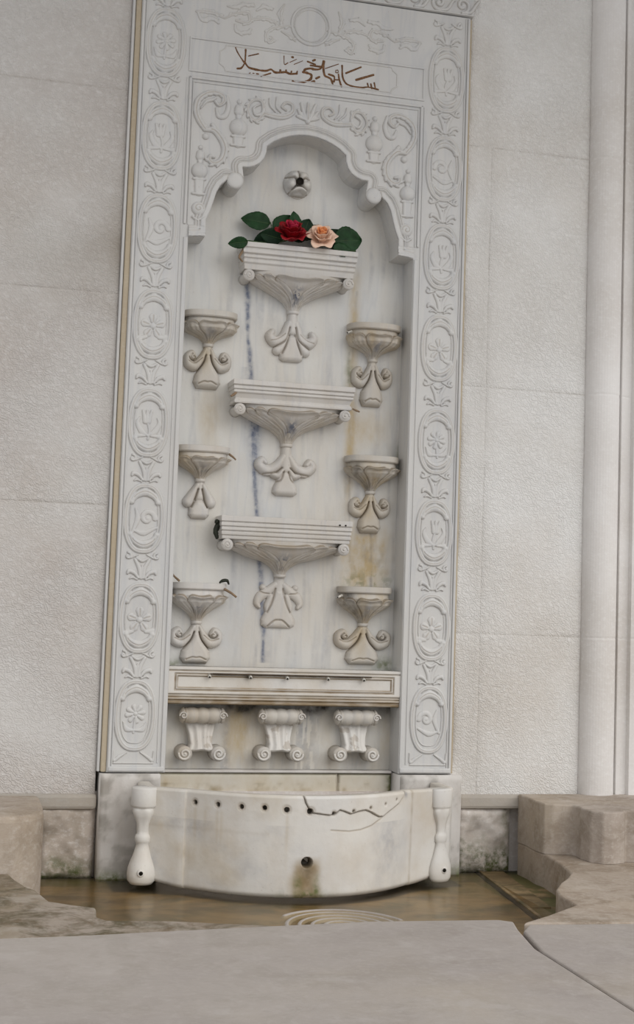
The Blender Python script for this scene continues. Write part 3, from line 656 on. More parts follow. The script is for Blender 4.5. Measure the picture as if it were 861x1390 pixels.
# cornice frieze over the panel
fr = empty('scroll_frieze', (.43, 0, ZT)); tag(fr, 'marble cornice course of running scrolls above the carved surround', 'frieze')
box_obj('frieze_block', -.435, .44, -.004, .08, .0035, .20, M_panel, fr, bevel=.003)
for m, x0 in enumerate(np.arange(.050, .87, .0655)):
    cz = ZT + .030; s = [('r', spiral(x0, cz, .020, 1.35, -PI / 2, 1 if m % 2 == 0 else -1, n=36), [.0045, .0045, .0038], .006), ('r', [(x0, cz)], .0055, .0065),
                         ('r', catmull([(x0 + .0, cz - .020), (x0 + .022, cz - .016), (x0 + .036, cz + .004), (x0 + .046, cz + .018)]), [.0045, .0045, .0028], .0055),
                         ('r', catmull([(x0 - .022, cz + .010), (x0 - .030, cz + .024), (x0 - .018, cz + .030)]), [.0025, .0045, .002], .005)]
    relief('running_scroll', s, M_panel, fr, y=-.004, org=(.43, 0, ZT), grime=.8, gr=.0014)
box_obj('frieze_fillet', -.433, .438, -.0075, 0, .004, .0075, M_panel, fr, bevel=.0015)

# ------------------------------------------------------------------ spout rosette
ros = empty('spout_rosette', (.4275, .0755, 1.482)); tag(ros, 'round carved marble spout rosette with dark water hole, under the arch above the roses', 'water spout')
rx0, rz0 = .4275, 1.482
def petal_lobe(a, r, w, h, off=.019): return ('r', [(rx0 + off * .55 * math.cos(a), rz0 + off * .55 * math.sin(a)), (rx0 + off * math.cos(a), rz0 + off * math.sin(a))], [w * .8, w], h)
st = [('r', [(rx0, rz0)], .0375, .024)]
for a in (PI / 2 + .62, PI / 2 - .62, PI + .28, -.28): st.append(petal_lobe(a, 0, .0165, .034, .020))
st.append(('r', catmull([(rx0 - .017, rz0 - .024), (rx0, rz0 - .017), (rx0 + .017, rz0 - .024)]), [.006, .0095, .006], .038))
for P in ([(rx0, rz0 + .036), (rx0, rz0 + .010)], [(rx0 - .038, rz0 + .014), (rx0 - .014, rz0 + .011), (rx0 - .004, rz0 + .004)], [(rx0 + .038, rz0 + .014), (rx0 + .014, rz0 + .011), (rx0 + .004, rz0 + .004)],
          [(rx0 - .005, rz0 - .004), (rx0 - .013, rz0 - .015), (rx0 - .024, rz0 - .028)], [(rx0 + .005, rz0 - .004), (rx0 + .013, rz0 - .015), (rx0 + .024, rz0 - .028)], [(rx0 - .019, rz0 - .033), (rx0, rz0 - .0335), (rx0 + .019, rz0 - .033)]):
    st.append(('g', P, .0018, .012))
relief('rosette', st + [('g', [(rx0, rz0)], .0095, .02)], M_niche, ros, y=.0755, org=(rx0, .0755, rz0), grime=.6, gr=.0015)
lathe('water_hole', [(.0001, -.024), (.0088, -.024), (.0095, -.0300), (.0085, -.0315), (.0074, -.0305), (.0068, -.0265), (.0001, -.026)], M_dark, ros, (.001, 0, .002), axis='y', n=24)

# ------------------------------------------------------------------ bowls: shared loft
def loft_bowl(name, cx, z_top, z_neck, prof, depth, yb, mat, parent, org, squ=.62, leaves=(), wk=(1.02, -.45), nu=221, nv=80, rustk=.6, vn=.0, dkk=0.):
    """half bowl against the wall. prof: list of (t, halfwidth, depthfactor, squareness) top->neck"""
    t = np.linspace(0, 1, nv); P = np.array(prof)
    a = np.interp(t, P[:, 0], P[:, 1]); b = np.interp(t, P[:, 0], P[:, 2]); sq = np.interp(t, P[:, 0], P[:, 3])
    e_ = np.cos(np.linspace(0, PI, nu)); u = np.arccos(np.sign(e_) * np.abs(e_) ** (1.75 if sq[0] < .6 else 1.2))
    U, Tt = np.meshgrid(u, t, indexing='ij')
    A, B, S = a[None, :], b[None, :], sq[None, :]
    c, s = np.cos(U), np.sin(U)
    ex = np.sign(c) * np.abs(c) ** S; ey = np.abs(s) ** S
    disp = np.zeros(U.shape); gr = np.zeros(U.shape)
    for (u0, w, t_tip, h, notch) in leaves:
        q = (U - math.radians(u0)) / math.radians(w) / (wk[0] + wk[1] * Tt)          # leaf narrows downward
        ins = np.clip(1 - q * q, 0, 1)
        tip = t_tip + notch * np.exp(-(q / .42) ** 2) * 1.0 + .26 * np.abs(q) ** 2.6
        v = (Tt - tip)
        body = np.where(v > 0, (1 - np.clip((v - .16) / .55, 0, 1) ** 1.3) * .72 + .55 * np.exp(-(v / .06) ** 2), np.exp(-(v / .012) ** 2))
        disp = np.maximum(disp, h * np.sqrt(ins) * body)
        gr = np.maximum(gr, .85 * np.exp(-((v + .014) / .018) ** 2) * (ins > .02))
        gr = np.maximum(gr, .45 * np.exp(-((np.abs(q) - 1) / .05) ** 2) * (v > 0))
        disp += .0012 * np.cos(q * 9) * (ins > 0) * np.clip(v * 3, 0, 1) * np.clip((1 - Tt) * 3, 0, 1)
    H = z_top - (z_top - z_neck) * Tt
    nx, ny = ex * 1.0, ey
    X = cx + A * ex + disp * c; Y = yb - B * ey - disp * s * 1.2; Z = H - disp * .15
    rust = np.clip((fbm(X * 2, Z, .05, int(cx * 1000) % 40) - .40) * 2.0 + .15 * (Tt > .5), 0, 1) * rustk
    vein = np.clip(vn * np.exp(-((X - cx) / .014) ** 2) * np.exp(-((Tt - .6) / .2) ** 2) * 1.3, 0, 1) * (fbm(X, Z, .01, 5) > .42)
    me = mesh_np(name, np.stack([X - org[0], Y - org[1], Z - org[2]], -1).reshape(-1, 3), grid_faces(nu, nv)[:, ::-1], {'grime': np.clip(gr, 0, 1).ravel(), 'rust': np.clip(rust, 0, 1).ravel(), 'vein': vein.ravel(), 'dark': np.clip(dkk * np.exp(-((U - 2.45) / .42) ** 2) * (fbm(X * 2, Z, .02, 17) * 1.5) + dkk * .7 * np.exp(-((Tt - .0) / .05) ** 2) * np.exp(-((U - 2.9) / .3) ** 2) + dkk * .6 * np.exp(-((Tt - 1) / .06) ** 2), 0, 1).ravel()})
    return link(name, me, mat, parent)
def rim_slab(name, cx, z1, z0, hw, dp, yb, mat, parent, org, sq=1., steps=((0, 0), (1, 0)), n=61):
    """rim or shelf board: plan superellipse; steps = (fraction down, outward offset)"""
    u = np.linspace(0, PI, n); V = []; F = []
    rows = []
    for f, off in steps:
        a, b_ = hw + off, dp + off; z = z1 + (z0 - z1) * f
        rows.append([(cx + a * np.sign(math.cos(k)) * abs(math.cos(k)) ** sq - org[0], yb - b_ * math.sin(k) ** sq - org[1], z - org[2]) for k in u])
    # close to the back at top and bottom
    top = [(p[0], yb - org[1], p[2]) for p in rows[0]]; bot = [(p[0], yb - org[1], p[2]) for p in rows[-1]]
    rows = [top] + rows + [bot]
    for r in rows: V += r
    m = len(rows)
    for j in range(m - 1):
        for i in range(n - 1): F.append((j * n + i, (j + 1) * n + i, (j + 1) * n + i + 1, j * n + i + 1))
    return link(name, mesh_py(name, V, F), mat, parent, smooth=False)
def board(name, prof, x0, x1, yb, mat, parent, org, ret=.0):
    """moulded shelf board; prof (offset forward, z) ; mitred returns at both ends"""
    V = []; F = []; n = len(prof)
    for (o_, z) in prof: V.append((x0 - o_ * .55 - org[0], yb - org[1], z - org[2]))
    for (o_, z) in prof: V.append((x0 - o_ * .55 - org[0], yb - .062 - o_ - org[1], z - org[2]))
    for (o_, z) in prof: V.append((x1 + o_ * .55 - org[0], yb - .062 - o_ - org[1], z - org[2]))
    for (o_, z) in prof: V.append((x1 + o_ * .55 - org[0], yb - org[1], z - org[2]))
    for s in range(3):
        for i in range(n - 1): F.append((s * n + i, s * n + i + 1, (s + 1) * n + i + 1, (s + 1) * n + i))
    F.append((0, n, 2 * n, 3 * n)); F.append((n - 1, 4 * n - 1, 3 * n - 1, 2 * n - 1))
    o = link(name, mesh_py(name, V, F), mat, parent, smooth=False)
    m = o.modifiers.new('bevel', 'BEVEL'); m.width = .0012; m.segments = 2; m.limit_method = 'ANGLE'; m.angle_limit = .5
    return o
YB = .0755
def tail(kind, cx, zt, zb, hw):
    """leaf drop below the neck: list of strokes"""
    L = zt - zb; s = []
    P = lambda x, f: (cx + x * hw, zt - f * L)
    if kind == 'fan':        # three pairs of lobes
        s.append(('r', [P(0, 0), P(0, .35)], [.0125, .016], .018))
        s.append(('p', [P(-.18, .45), P(.18, .45), P(.46, .84), P(.46, .95), P(.32, 1.0), P(-.32, 1.0), P(-.46, .95), P(-.46, .84)], .013, .017))
        for g in (-1, 1):
            s.append(('r', catmull([P(g * .14, .22), P(g * .34, .52), P(g * .66, .60), P(g * .86, .50), P(g * .78, .40)]), [.010, .0140, .0150, .0125, .008], .019))
            s.append(('r', catmull([P(g * .20, .50), P(g * .40, .70), P(g * .56, .78)]), [.009, .0115, .0125], .0175))
            s.append(('g', catmull([P(g * .12, .30), P(g * .26, .56), P(g * .70, .72)]), .0018, .007)); s.append(('g', catmull([P(g * .12, .45), P(g * .24, .66), P(g * .38, .84)]), .0018, .007))
            s.append(('g', catmull([P(g * .30, .44), P(g * .62, .56), P(g * .86, .60)]), .0012, .0025))
    elif kind == 'arms':     # long side arms curled outwards
        s.append(('r', [P(0, 0), P(0, .45)], [.0125, .017], .018))
        s.append(('p', [P(-.16, .5), P(.16, .5), P(.42, .84), P(.44, .94), P(.30, 1.0), P(-.30, 1.0), P(-.44, .94), P(-.42, .84)], .013, .018))
        for g in (-1, 1):
            s.append(('r', catmull([P(g * .10, .22), P(g * .34, .42), P(g * .66, .50), P(g * .92, .40), P(g * .84, .30), P(g * .72, .36)]), [.009, .0130, .0150, .0130, .0095, .007], .019))
            s.append(('r', catmull([P(g * .14, .50), P(g * .28, .60), P(g * .44, .58)]), [.008, .0095, .0085], .018))
            s.append(('g', catmull([P(g * .14, .44), P(g * .38, .54), P(g * .80, .58)]), .0018, .006)); s.append(('g', catmull([P(g * .08, .52), P(g * .2, .70), P(g * .48, .72)]), .0018, .006))
    elif kind == 'flat':     # wide low relief leaf with double scrolls
        s.append(('r', [P(0, 0), P(0, .4)], [.0125, .016], .010))
        s.append(('p', [P(-.14, .25), P(.14, .25), P(.50, .68), P(.66, .84), P(.64, .95), P(.48, 1.0), P(-.48, 1.0), P(-.64, .95), P(-.66, .84), P(-.50, .68)], .012, .012))
        s.append(('g', catmull([P(-.42, .97), P(-.18, .86), P(0, .84), P(.18, .86), P(.42, .97)]), .0018, .005))
        for g in (-1, 1):
            s.append(('r', catmull([P(g * .16, .16), P(g * .44, .30), P(g * .70, .40), P(g * .82, .52), P(g * .74, .60)]), [.008, .0125, .0125, .009, .005], .0105))
            s.append(('r', catmull([P(g * .3, .40), P(g * .42, .56), P(g * .44, .66)]), [.008, .009, .006], .010)); s.append(('r', [P(g * .62, .22)], .008, .010))
            s.append(('g', catmull([P(g * .14, .24), P(g * .26, .50), P(g * .44, .70)]), .0017, .005)); s.append(('g', catmull([P(g * .40, .34), P(g * .60, .33), P(g * .72, .30)]), .0015, .004))
    elif kind == 'volute':   # bell leaf between two rolled volutes
        s.append(('r', [P(0, 0), P(0, .35)], [.0105, .014], .016))
        s.append(('p', [P(-.10, .22), P(.10, .22), P(.30, .46), P(.56, .68), P(.62, .86), P(.46, 1.0), P(-.46, 1.0), P(-.62, .86), P(-.56, .68), P(-.30, .46)], .015, .021))
        s.append(('g', catmull([P(-.40, .90), P(-.16, .84), P(0, .85), P(.16, .84), P(.40, .90)]), .0016, .004))
        for g in (-1, 1):
            s.append(('r', catmull([P(g * .12, .10), P(g * .30, .32), P(g * .56, .49), P(g * .84, .44), P(g * .90, .27), P(g * .72, .17), P(g * .60, .27)]), [.006, .0105, .0130, .0125, .0095, .0065, .005], .0185))
            s.append(('r', [P(g * .68, .29)], .0085, .0215)); s.append(('g', spiral(cx + g * .68 * hw, zt - .29 * L, .0098, .8, PI * (.5 - .5 * g), -g), .0013, .006))
            s.append(('g', catmull([P(g * .10, .22), P(g * .22, .42), P(g * .52, .64)]), .0016, .010)); s.append(('g', catmull([P(g * .28, .30), P(g * .58, .42), P(g * .88, .38)]), .0012, .003))
    elif kind == 'lobes':    # plain three lobed leaf
        s.append(('r', [P(0, 0), P(0, .4)], [.0105, .015], .015))
        s.append(('p', [P(-.20, .50), P(.20, .50), P(.62, .72), P(.66, .90), P(.44, 1.0), P(-.44, 1.0), P(-.66, .90), P(-.62, .72)], .013, .017))
        for g in (-1, 1):
            s.append(('r', catmull([P(g * .18, .12), P(g * .48, .36), P(g * .70, .56)]), [.007, .0105, .0145], .0175)); s.append(('g', catmull([P(g * .12, .22), P(g * .30, .50), P(g * .50, .70)]), .0018, .009))
    return s
LEAF3 = [(0, 28, .22, .006, .06), (180, 28, .22, .006, .06), (46, 30, .20, .008, .05), (134, 30, .20, .008, .05), (90, 34, .13, .011, .10)]
SHB = ((0, .012), (.013, .012))
def centre_basin(cx, hw, zt, zb, zn, zl, kind, tw, label, mat, style):
    org = (cx, YB, zn); root = empty('wall_basin', org); tag(root, label, 'basin', 'three broad middle basins of the niche')
    T_ = zt - zb
    if style == 0: pf = [(.012, 0), (.014, .002), (.014, .19), (.009, .21), (.009, .25), (.012, .27), (.012, .40), (.005, .44), (.008, .48), (.008, .56), (.003, .60), (.006, .64), (.006, .74), (.002, .80), (.0, 1.)]
    elif style == 1: pf = [(.014, 0), (.016, .02), (.016, .22), (.010, .26), (.013, .30), (.013, .40), (.008, .43), (.011, .46), (.011, .54), (.006, .60), (.0, .78), (.004, .84), (.007, .92), (.006, 1.)]
    else: pf = [(.010, 0), (.012, .02), (.012, .24), (.007, .27), (.011, .33), (.011, .44), (.006, .47), (.009, .53), (.009, .62), (.004, .66), (.008, .72), (.007, .82), (.002, .86), (.004, .90), (.003, 1.)]
    board('shelf_board', [(o_, zt - f * T_) for o_, f in pf], cx - hw + .008, cx + hw - .008, YB, mat, root, org)
    H = zb - zn
    prof = [(0, hw - .022, .064, .50), (.12, hw - .024, .062, .52), (.24, hw - .034, .058, .6), (.36, hw - .056, .052, .75), (.48, hw - .082, .044, .9), (.60, .043, .036, 1), (.74, .025, .029, 1), (.88, .017, .023, 1), (1., .0135, .020, 1)]
    lv = [(90, 17, .04, .024, .11), (66, 10, .08, .016, .02), (114, 10, .08, .016, .02), (48, 11, .10, .012, .02), (132, 11, .10, .012, .02), (26, 15, .11, .009, .02), (154, 15, .11, .009, .02)]
    loft_bowl('leaf_bowl', cx, zb + .001, zn, prof, .066, YB, mat, root, org, leaves=lv, vn=.9, rustk=.35, wk=(1.0, .9))
    for g in (-1, 1):
        x = cx + g * (hw - .020)
        pr = [(.0001, -.066), (.0135, -.066), (.0150, -.062), (.0130, -.054), (.0115, -.035), (.0125, -.012), (.014, 0), (.0001, 0)]
        o = lathe('corner_scroll', pr, mat, root, (x - cx, -.0, zb - .0145 - zn), axis='y', n=28)
        relief('scroll_eye', [('r', spiral(x, zb - .0145, .0105, 1.3, PI * (.5 - .5 * g), g, n=30), [.0026, .0022], .0022), ('r', [(x, zb - .0145)], .0030, .004)], mat, o, y=YB - .0655, org=(x, YB, zb - .0145), res=.0009, grime=.7)
    lathe('neck_ring', [(.001, -.004), (.0135, -.004), (.0155, -.001), (.0155, .003), (.0135, .005), (.001, .005)], mat, root, (0, -.006, 0))
    relief('leaf_drop', tail(kind, cx, zn - .001, zl, tw), mat, root, y=YB, org=org, grime=.5, gr=.002, res=.0011)
    return root
centre_basin(.427, .149, 1.303, 1.236, 1.146, 1.020, 'fan', .066, 'topmost broad marble basin, under the roses', M_cool, 0)
centre_basin(.4235, .155, .957, .899, .806, .679, 'arms', .074, 'middle broad marble basin, second below the roses', M_cool, 1)
centre_basin(.4185, .168, .620, .563, .478, .348, 'flat', .067, 'lowest broad marble basin with two small drilled holes at its right corner', M_cool, 2)
def side_basin(cx, zt, zn, zl, kind, tw, label, mat, hw=.070, rustk=.6, bowl=0, dkk=0., dr=0.):
    org = (cx, YB, zn); root = empty('wall_basin', org); tag(root, label, 'basin', 'six small side basins of the niche')
    rim_slab('rim', cx, zt, zt - .017, hw, .060, YB, mat, root, org, sq=.72, steps=((0, -.003), (.05, 0), (.8, 0), (.95, -.002), (1, -.005)))
    H = zt - .016 - zn
    if bowl == 0: prof = [(0, hw - .008, .050, .72), (.2, hw - .006, .056, .74), (.42, hw - .007, .056, .8), (.53, hw - .013, .050, .85), (.64, hw - .034, .039, .95), (.75, .022, .030, 1), (.88, .0145, .021, 1), (1., .0115, .017, 1)]
    else: prof = [(0, hw - .007, .052, .74), (.18, hw - .006, .056, .76), (.36, hw - .010, .053, .8), (.50, hw - .024, .045, .9), (.62, hw - .038, .037, .95), (.75, .021, .029, 1), (.88, .0145, .021, 1), (1., .0115, .017, 1)]
    lv = [(16, 22, .13, .010, .05), (164, 22, .13, .010, .05), (47, 24, .16, .010, .02), (133, 24, .16, .010, .02), (90, 30, .11, .0165, .10)]
    loft_bowl('leaf_bowl', cx, zt - .0165, zn, prof, .055, YB, mat, root, org, leaves=lv, rustk=rustk, vn=.5, dkk=dkk)
    lathe('neck_ring', [(.001, -.004), (.0115, -.004), (.0132, -.001), (.0132, .003), (.0115, .005), (.001, .005)], mat, root, (0, -.006, -.001))
    o = relief('leaf_drop', tail(kind, cx, zn - .002, zl, tw), mat, root, y=YB, org=org, grime=.65, gr=.0022, res=.0011)
    if dr:
        n = len(o.data.vertices); co = np.zeros(n * 3, np.float32); o.data.vertices.foreach_get('co', co); co = co.reshape(-1, 3)
        v = np.clip(dr * np.exp(-((co[:, 0] + .012) / .028) ** 2) * np.clip(1.2 + co[:, 2] / .09, 0, 1) * (.4 + fbm(co[:, 0], co[:, 2], .02, 5)), 0, 1)
        a_ = o.data.attributes.new('rust', 'FLOAT', 'POINT'); a_.data.foreach_set('value', v.astype(np.float32))
    return root
side_basin(.2130, 1.127, 1.046, .936, 'volute', .056, 'upper left small basin, beside the top broad basin', M_cup, rustk=.55, dkk=.2, dr=.6)
side_basin(.2070, .790, .707, .611, 'lobes', .040, 'middle left small basin with a plain three-lobed drop', M_cool, rustk=.7, bowl=1)
side_basin(.2130, .453, .357, .256, 'volute', .062, 'lower left small basin with a twig poking from its rim', M_cool, rustk=.7, bowl=1)
side_basin(.6430, 1.131, 1.040, .921, 'volute', .050, 'upper right small basin, brownish, beside the top broad basin', M_cup, rustk=.7)
side_basin(.6480, .791, .700, .596, 'volute', .050, 'middle right small basin with heavy brown and green staining', M_cup, rustk=1., bowl=1, dkk=.7, dr=1.1)
rb6 = side_basin(.6400, .459, .364, .263, 'volute', .072, 'lower right small basin with black and brown streaks on its bowl', M_cup, rustk=1., bowl=1, dkk=.85, dr=.9)
# little nozzles and twigs on the basin rims
def nozzle(x, z, y, ang, label, L=.014):
    t = empty('drip_nozzle', (x, y, z)); tag(t, label, 'nozzle', 'drip nozzles of the side basins')
    d = (math.cos(ang), 0, math.sin(ang))
    tube('pipe', [(0, 0, 0), (-d[0] * L, -.006, -d[2] * L)], .0030, M_nozzle, t, n=12)
    tube('bore', [(-d[0] * L * .8, -.0045, -d[2] * L * .8), (-d[0] * L * 1.02, -.0065, -d[2] * L * 1.02)], .0017, M_dark, t, n=10)
nozzle(.5745, 1.106, .034, .45, 'short white nozzle in the left corner of the upper right small basin')
nozzle(.5725, .436, .034, .45, 'short brass-tipped nozzle in the left corner of the lower right small basin')
def twig(pts, r, label, mat=M_twig): tag(tube('twig', pts, r, mat), label, 'twig')
twig([(.272, .032, .440), (.287, .022, .431), (.300, .018, .421)], [.0035, .003, .0028], 'short dry twig sticking out of the lower left small basin rim')
twig([(.142, .062, .488), (.146, .045, .470), (.158, .025, .456)], [.0012, .0022, .003], 'dark curled twig in the left corner of the lower left small basin')
twig([(.258, .030, .4545), (.266, .028, .460), (.277, .030, .461), (.283, .034, .452)], [.002, .0045, .004, .002], 'black leaf scrap on the rim of the lower left small basin', M_silt)
twig([(.270, .030, .772), (.279, .022, .764), (.285, .020, .758)], [.003, .0025, .002], 'tiny twig at the right end of the middle left small basin')
twig([(.278, .010, .925), (.269, .000, .917), (.262, -.002, .912)], [.003, .0035, .0025], 'bit of debris at the left end of the middle broad basin')
twig([(.575, .004, .903), (.586, .004, .899), (.594, .006, .897)], [.002, .0028, .0018], 'dark crumb of debris at the right end of the middle broad basin')
twig([(.283, .012, 1.290), (.276, .005, 1.275), (.270, .004, 1.262), (.279, .003, 1.250)], [.0025, .0035, .0028, .002], 'withered brown stalk hanging at the left end of the topmost basin')
# dark growth at the left end of the lowest broad basin
tag(relief('algae_patch', [('r', [(.2465, .604)], .0055, .004), ('r', catmull([(.2465, .593), (.2440, .580), (.2480, .566)]), [.005, .006, .004], .004), ('r', [(.249, .585), (.252, .60)], .003, .003)], M_silt, None, y=.03, org=(.247, .03, .585), grime=0), 'dark algae crust on the left end of the lowest broad basin', 'algae')
for x in (.5515, .5665):
    o = lathe('drilled_hole', [(.0001, 0), (.0020, 0), (.0022, .004), (.0001, .004)], M_dark, None, (x, YB - .0765, .6085), axis='y', n=12)
    tag(o, 'small drilled hole at the right corner of the lowest broad basin, ' + ('left of the pair' if x < .56 else 'right of the pair'), 'hole')

# ------------------------------------------------------------------ ledge
led = empty('marble_ledge', (.4306, .01, .205)); tag(led, 'long moulded marble ledge across the niche, above the three scroll brackets', 'ledge')
def ledge():
    x0, x1, z0, z1 = .1395, .7215, .161, .2505; res = .0013
    xs = np.arange(x0, x1 + res / 2, res); zs = np.arange(z0, z1 + res / 2, res); X, Z = np.meshgrid(xs, zs, indexing='ij')
    zz = [.161, .1625, .166, .168, .172, .1735, .1765, .178, .181, .1825, .1850, .1865, .2400, .2412, .2440, .2500]
    yy = [.014, .008, .006, .0105, .007, .004, .004, .0085, .0050, .0050, .0085, .0025, .0025, .0075, .002, .002]
    Y = np.interp(Z, zz, yy)
    dr = np.minimum(np.minimum(X - .150, .711 - X), np.minimum(Z - .1895, .2400 - Z))   # rectangular sunk panel
    rp = np.interp(dr, [-.001, 0, .0035, .0045, .0065, .0085, .0100, .0125, .014], [0, 0, 0, .004, .004, .0005, .0005, .0055, .0055])
    Y = np.where(dr > 0, .0025 + rp, Y)
    n = fbm(X, Z * 3, .03, 6)
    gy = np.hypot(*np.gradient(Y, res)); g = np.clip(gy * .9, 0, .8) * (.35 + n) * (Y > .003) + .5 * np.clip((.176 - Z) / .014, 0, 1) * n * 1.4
    r = np.clip((fbm(X * .5, Z, .05, 16) - .30) * 1.6, 0, 1) * np.exp(-((X - .43) / .20) ** 2) * .7 + .45 * n * (Z < .19)
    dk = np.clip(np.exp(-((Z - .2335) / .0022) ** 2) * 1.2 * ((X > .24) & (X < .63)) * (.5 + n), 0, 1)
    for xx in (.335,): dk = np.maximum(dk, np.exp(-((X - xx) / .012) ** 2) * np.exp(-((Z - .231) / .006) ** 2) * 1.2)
    V = np.stack([X - .4306, Y - .01, Z - .205], -1).reshape(-1, 3); n0 = len(V); F = grid_faces(len(xs), len(zs))
    B = [(x - .4306, yy_ - .01, z - .205) for x in (x0, x1) for yy_ in (.0145, .0752) for z in (z0, z1 - .007)]
    B2 = [(x - .4306, yy_ - .01, z - .205) for x in (x0, x1) for yy_ in (.0025, .0750) for z in (z1 - .0065, z1 - .0003)]
    bf = np.array([(0, 1, 3, 2), (4, 6, 7, 5), (0, 4, 5, 1), (2, 3, 7, 6), (0, 2, 6, 4), (1, 5, 7, 3)])
    V = np.vstack([V, B, B2]); F = np.vstack([F, bf + n0, bf + n0 + 8]); z8 = np.zeros(16)
    c = lambda a: np.clip(a, 0, 1).ravel()
    me = mesh_np('ledge_front', V, F, {'grime': np.r_[c(g), z8], 'rust': np.r_[c(r * .8), z8], 'dark': np.r_[c(dk), z8]})
    link('ledge_front', me, M_basin, led, smooth=False)
ledge()
tube('iron_rod', [(-.185, -.0125, .0300), (0, -.0125, .0302), (.215, -.0125, .0298)], .0016, M_iron, led, n=8)
for x in (.2375, .3385, .430, .5335, .6250):
    o = tube('spout', [(x - .4306, .004, .026), (x - .4306, -.008, .0258), (x - .4306 - .001, -.0200, .0230)], .0042, M_nozzle, led, n=12)
    tube('spout_bore', [(x - .4306 - .001, -.016, .0238), (x - .4306 - .001, -.0206, .0228)], .0022, M_dark, o, n=10)

# ------------------------------------------------------------------ scroll brackets
def bracket(cx, label):
    org = (cx, YB, .02); root = empty('scroll_bracket', org); tag(root, label, 'bracket', 'scroll brackets under the ledge')
    pr = []
    for h in np.linspace(-.057, .057, 77):
        a = abs(h)
        if a > .040: r = .0195 * math.sqrt(max(.02, 1 - ((a - .0455) / .0125) ** 2)) if a > .0455 else .0195 - .004 * (1 - abs(a - .0455) / .0055)
        else: r = .0170 + .0028 * abs(math.cos(h / .040 * PI * 1.5))
        pr.append((max(r, .001), h))
    o = lathe('top_roll', pr, M_cup, root, (0, -.036, .1125), axis='x', n=36)
    for g in (-1, 1):
        relief('roll_eye', [('r', spiral(cx + g * .0485, .1325, .0095, 1.4, PI * (.5 - .5 * g), g, n=30), [.0022, .002], .003)], M_cool, o, y=YB - .0535, org=(cx, YB - .036, .1325), res=.0009, grime=.8)
    # body flaring to the two lower volutes
    nu, nv = 41, 41; U, Vv = np.meshgrid(np.linspace(-1, 1, nu), np.linspace(0, 1, nv), indexing='ij')
    hw = np.interp(Vv, [0, .2, .5, .75, .9, 1.], [.039, .036, .029, .026, .031, .041])
    dep = np.interp(Vv, [0, .15, .35, .6, .8, .92, 1.], [.030, .026, .0285, .036, .046, .050, .042])
    X = U * hw; Y = -dep * (1 - .22 * np.abs(U) ** 3) + .0022 * np.cos(U * 10) ; Z = .110 - Vv * .088
    Zc = Z - .006 * np.cos(U * PI * .5) * np.clip((Vv - .8) * 5, 0, 1) * -1
    gr = .55 * np.exp(-(Vv / .07) ** 2) + .35 * (fbm(X + cx, Z, .02, 8) > .62)
    P = np.stack([X, Y, Zc], -1); back = P.copy(); 
    # side skirts back to the wall
    Lc = np.stack([X[0], np.full(nv, .0), Zc[0]], -1); Rc = np.stack([X[-1], np.full(nv, .0), Zc[-1]], -1)
    P = np.concatenate([Lc[None], P, Rc[None]], 0); gg = np.concatenate([gr[:1], gr, gr[-1:]], 0)
    me = mesh_np('bracket_body', P.reshape(-1, 3), grid_faces(nu + 2, nv), {'grime': gg.ravel(), 'moss': (.7 * np.exp(-((gg - .6) / .3) ** 2) * (P[:, :, 2] > .098)).ravel()})
    link('bracket_body', me, M_basin, root)
    V2 = []
    bt = [tuple(p) for p in P[:, -1, :]]; V2 = bt + [(p[0], 0, p[2]) for p in bt]; n = len(bt)
    F2 = [(i, i + 1, n + i + 1, n + i) for i in range(n - 1)]
    link('bracket_underside', mesh_py('bu', V2, F2), M_basin, root)
    for g in (-1, 1):
        x = cx + g * .0415; v = lathe('lower_volute', [(.0001, 0), (.0195, 0), (.0175, -.020), (.0185, -.046), (.0175, -.050), (.0001, -.050)], M_cup, root, (g * .0415, 0, .0215), axis='y', n=32)
        relief('volute_eye', [('r', spiral(x, .0415, .0148, 1.6, PI * (.5 - .5 * g), -g, n=40), [.0034, .0032, .0028], .0048), ('r', [(x, .0415)], .0042, .007)], M_basin, v, y=YB - .0495, org=(x, YB, .0415), res=.0009, grime=.85, gr=.0018)
bracket(.2315, 'left scroll bracket under the marble ledge')
bracket(.4275, 'middle scroll bracket under the marble ledge')
bracket(.6210, 'right scroll bracket under the marble ledge')

# ------------------------------------------------------------------ sill strips behind the basin
def sill(name, x0, x1, z0, z1, y, label, seed, moss=0):
    res = .003; xs = np.arange(x0, x1 + res / 2, res); zs = np.arange(z0, z1 + res / 2, res); X, Z = np.meshgrid(xs, zs, indexing='ij')
    d = np.minimum(np.minimum(X - x0, x1 - X), z1 - Z)
    Y = y + .004 * np.exp(-(d / .0025) ** 2); n = fbm(X, Z, .03, seed)
    g = np.clip(.8 * np.exp(-(d / .003) ** 2) + .7 * (n - .55) * 2 * (Z < -.03), 0, 1); mo = moss * np.exp(-((X - x1) / .012) ** 2) + .35 * np.exp(-((Z - z1) / .004) ** 2)
    V = np.stack([X, Y, Z], -1).reshape(-1, 3); n0 = len(V)
    B = [(x, yy_, z) for x in (x0, x1) for yy_ in (y + .004, .099) for z in (z0, z1)]; bf = np.array([(0, 1, 3, 2), (4, 6, 7, 5), (0, 4, 5, 1), (2, 3, 7, 6), (0, 2, 6, 4), (1, 5, 7, 3)]) + n0
    me = mesh_np(name, np.vstack([V, B]), np.vstack([grid_faces(len(xs), len(zs)), bf]), {'grime': np.r_[g.ravel(), np.zeros(8)], 'moss': np.r_[np.clip(mo, 0, 1).ravel(), np.zeros(8)], 'rust': np.r_[np.clip((n - .4) * 2 * np.clip(-Z / .05, 0, 1), 0, 1).ravel(), np.zeros(8)]})
    tag(link(name, me, M_sill), label, 'stone')
sill('sill_slab', .130, .5815, -.245, -.0075, .052, 'long pale marble sill slab behind the basin rim, left of the crack', 3)
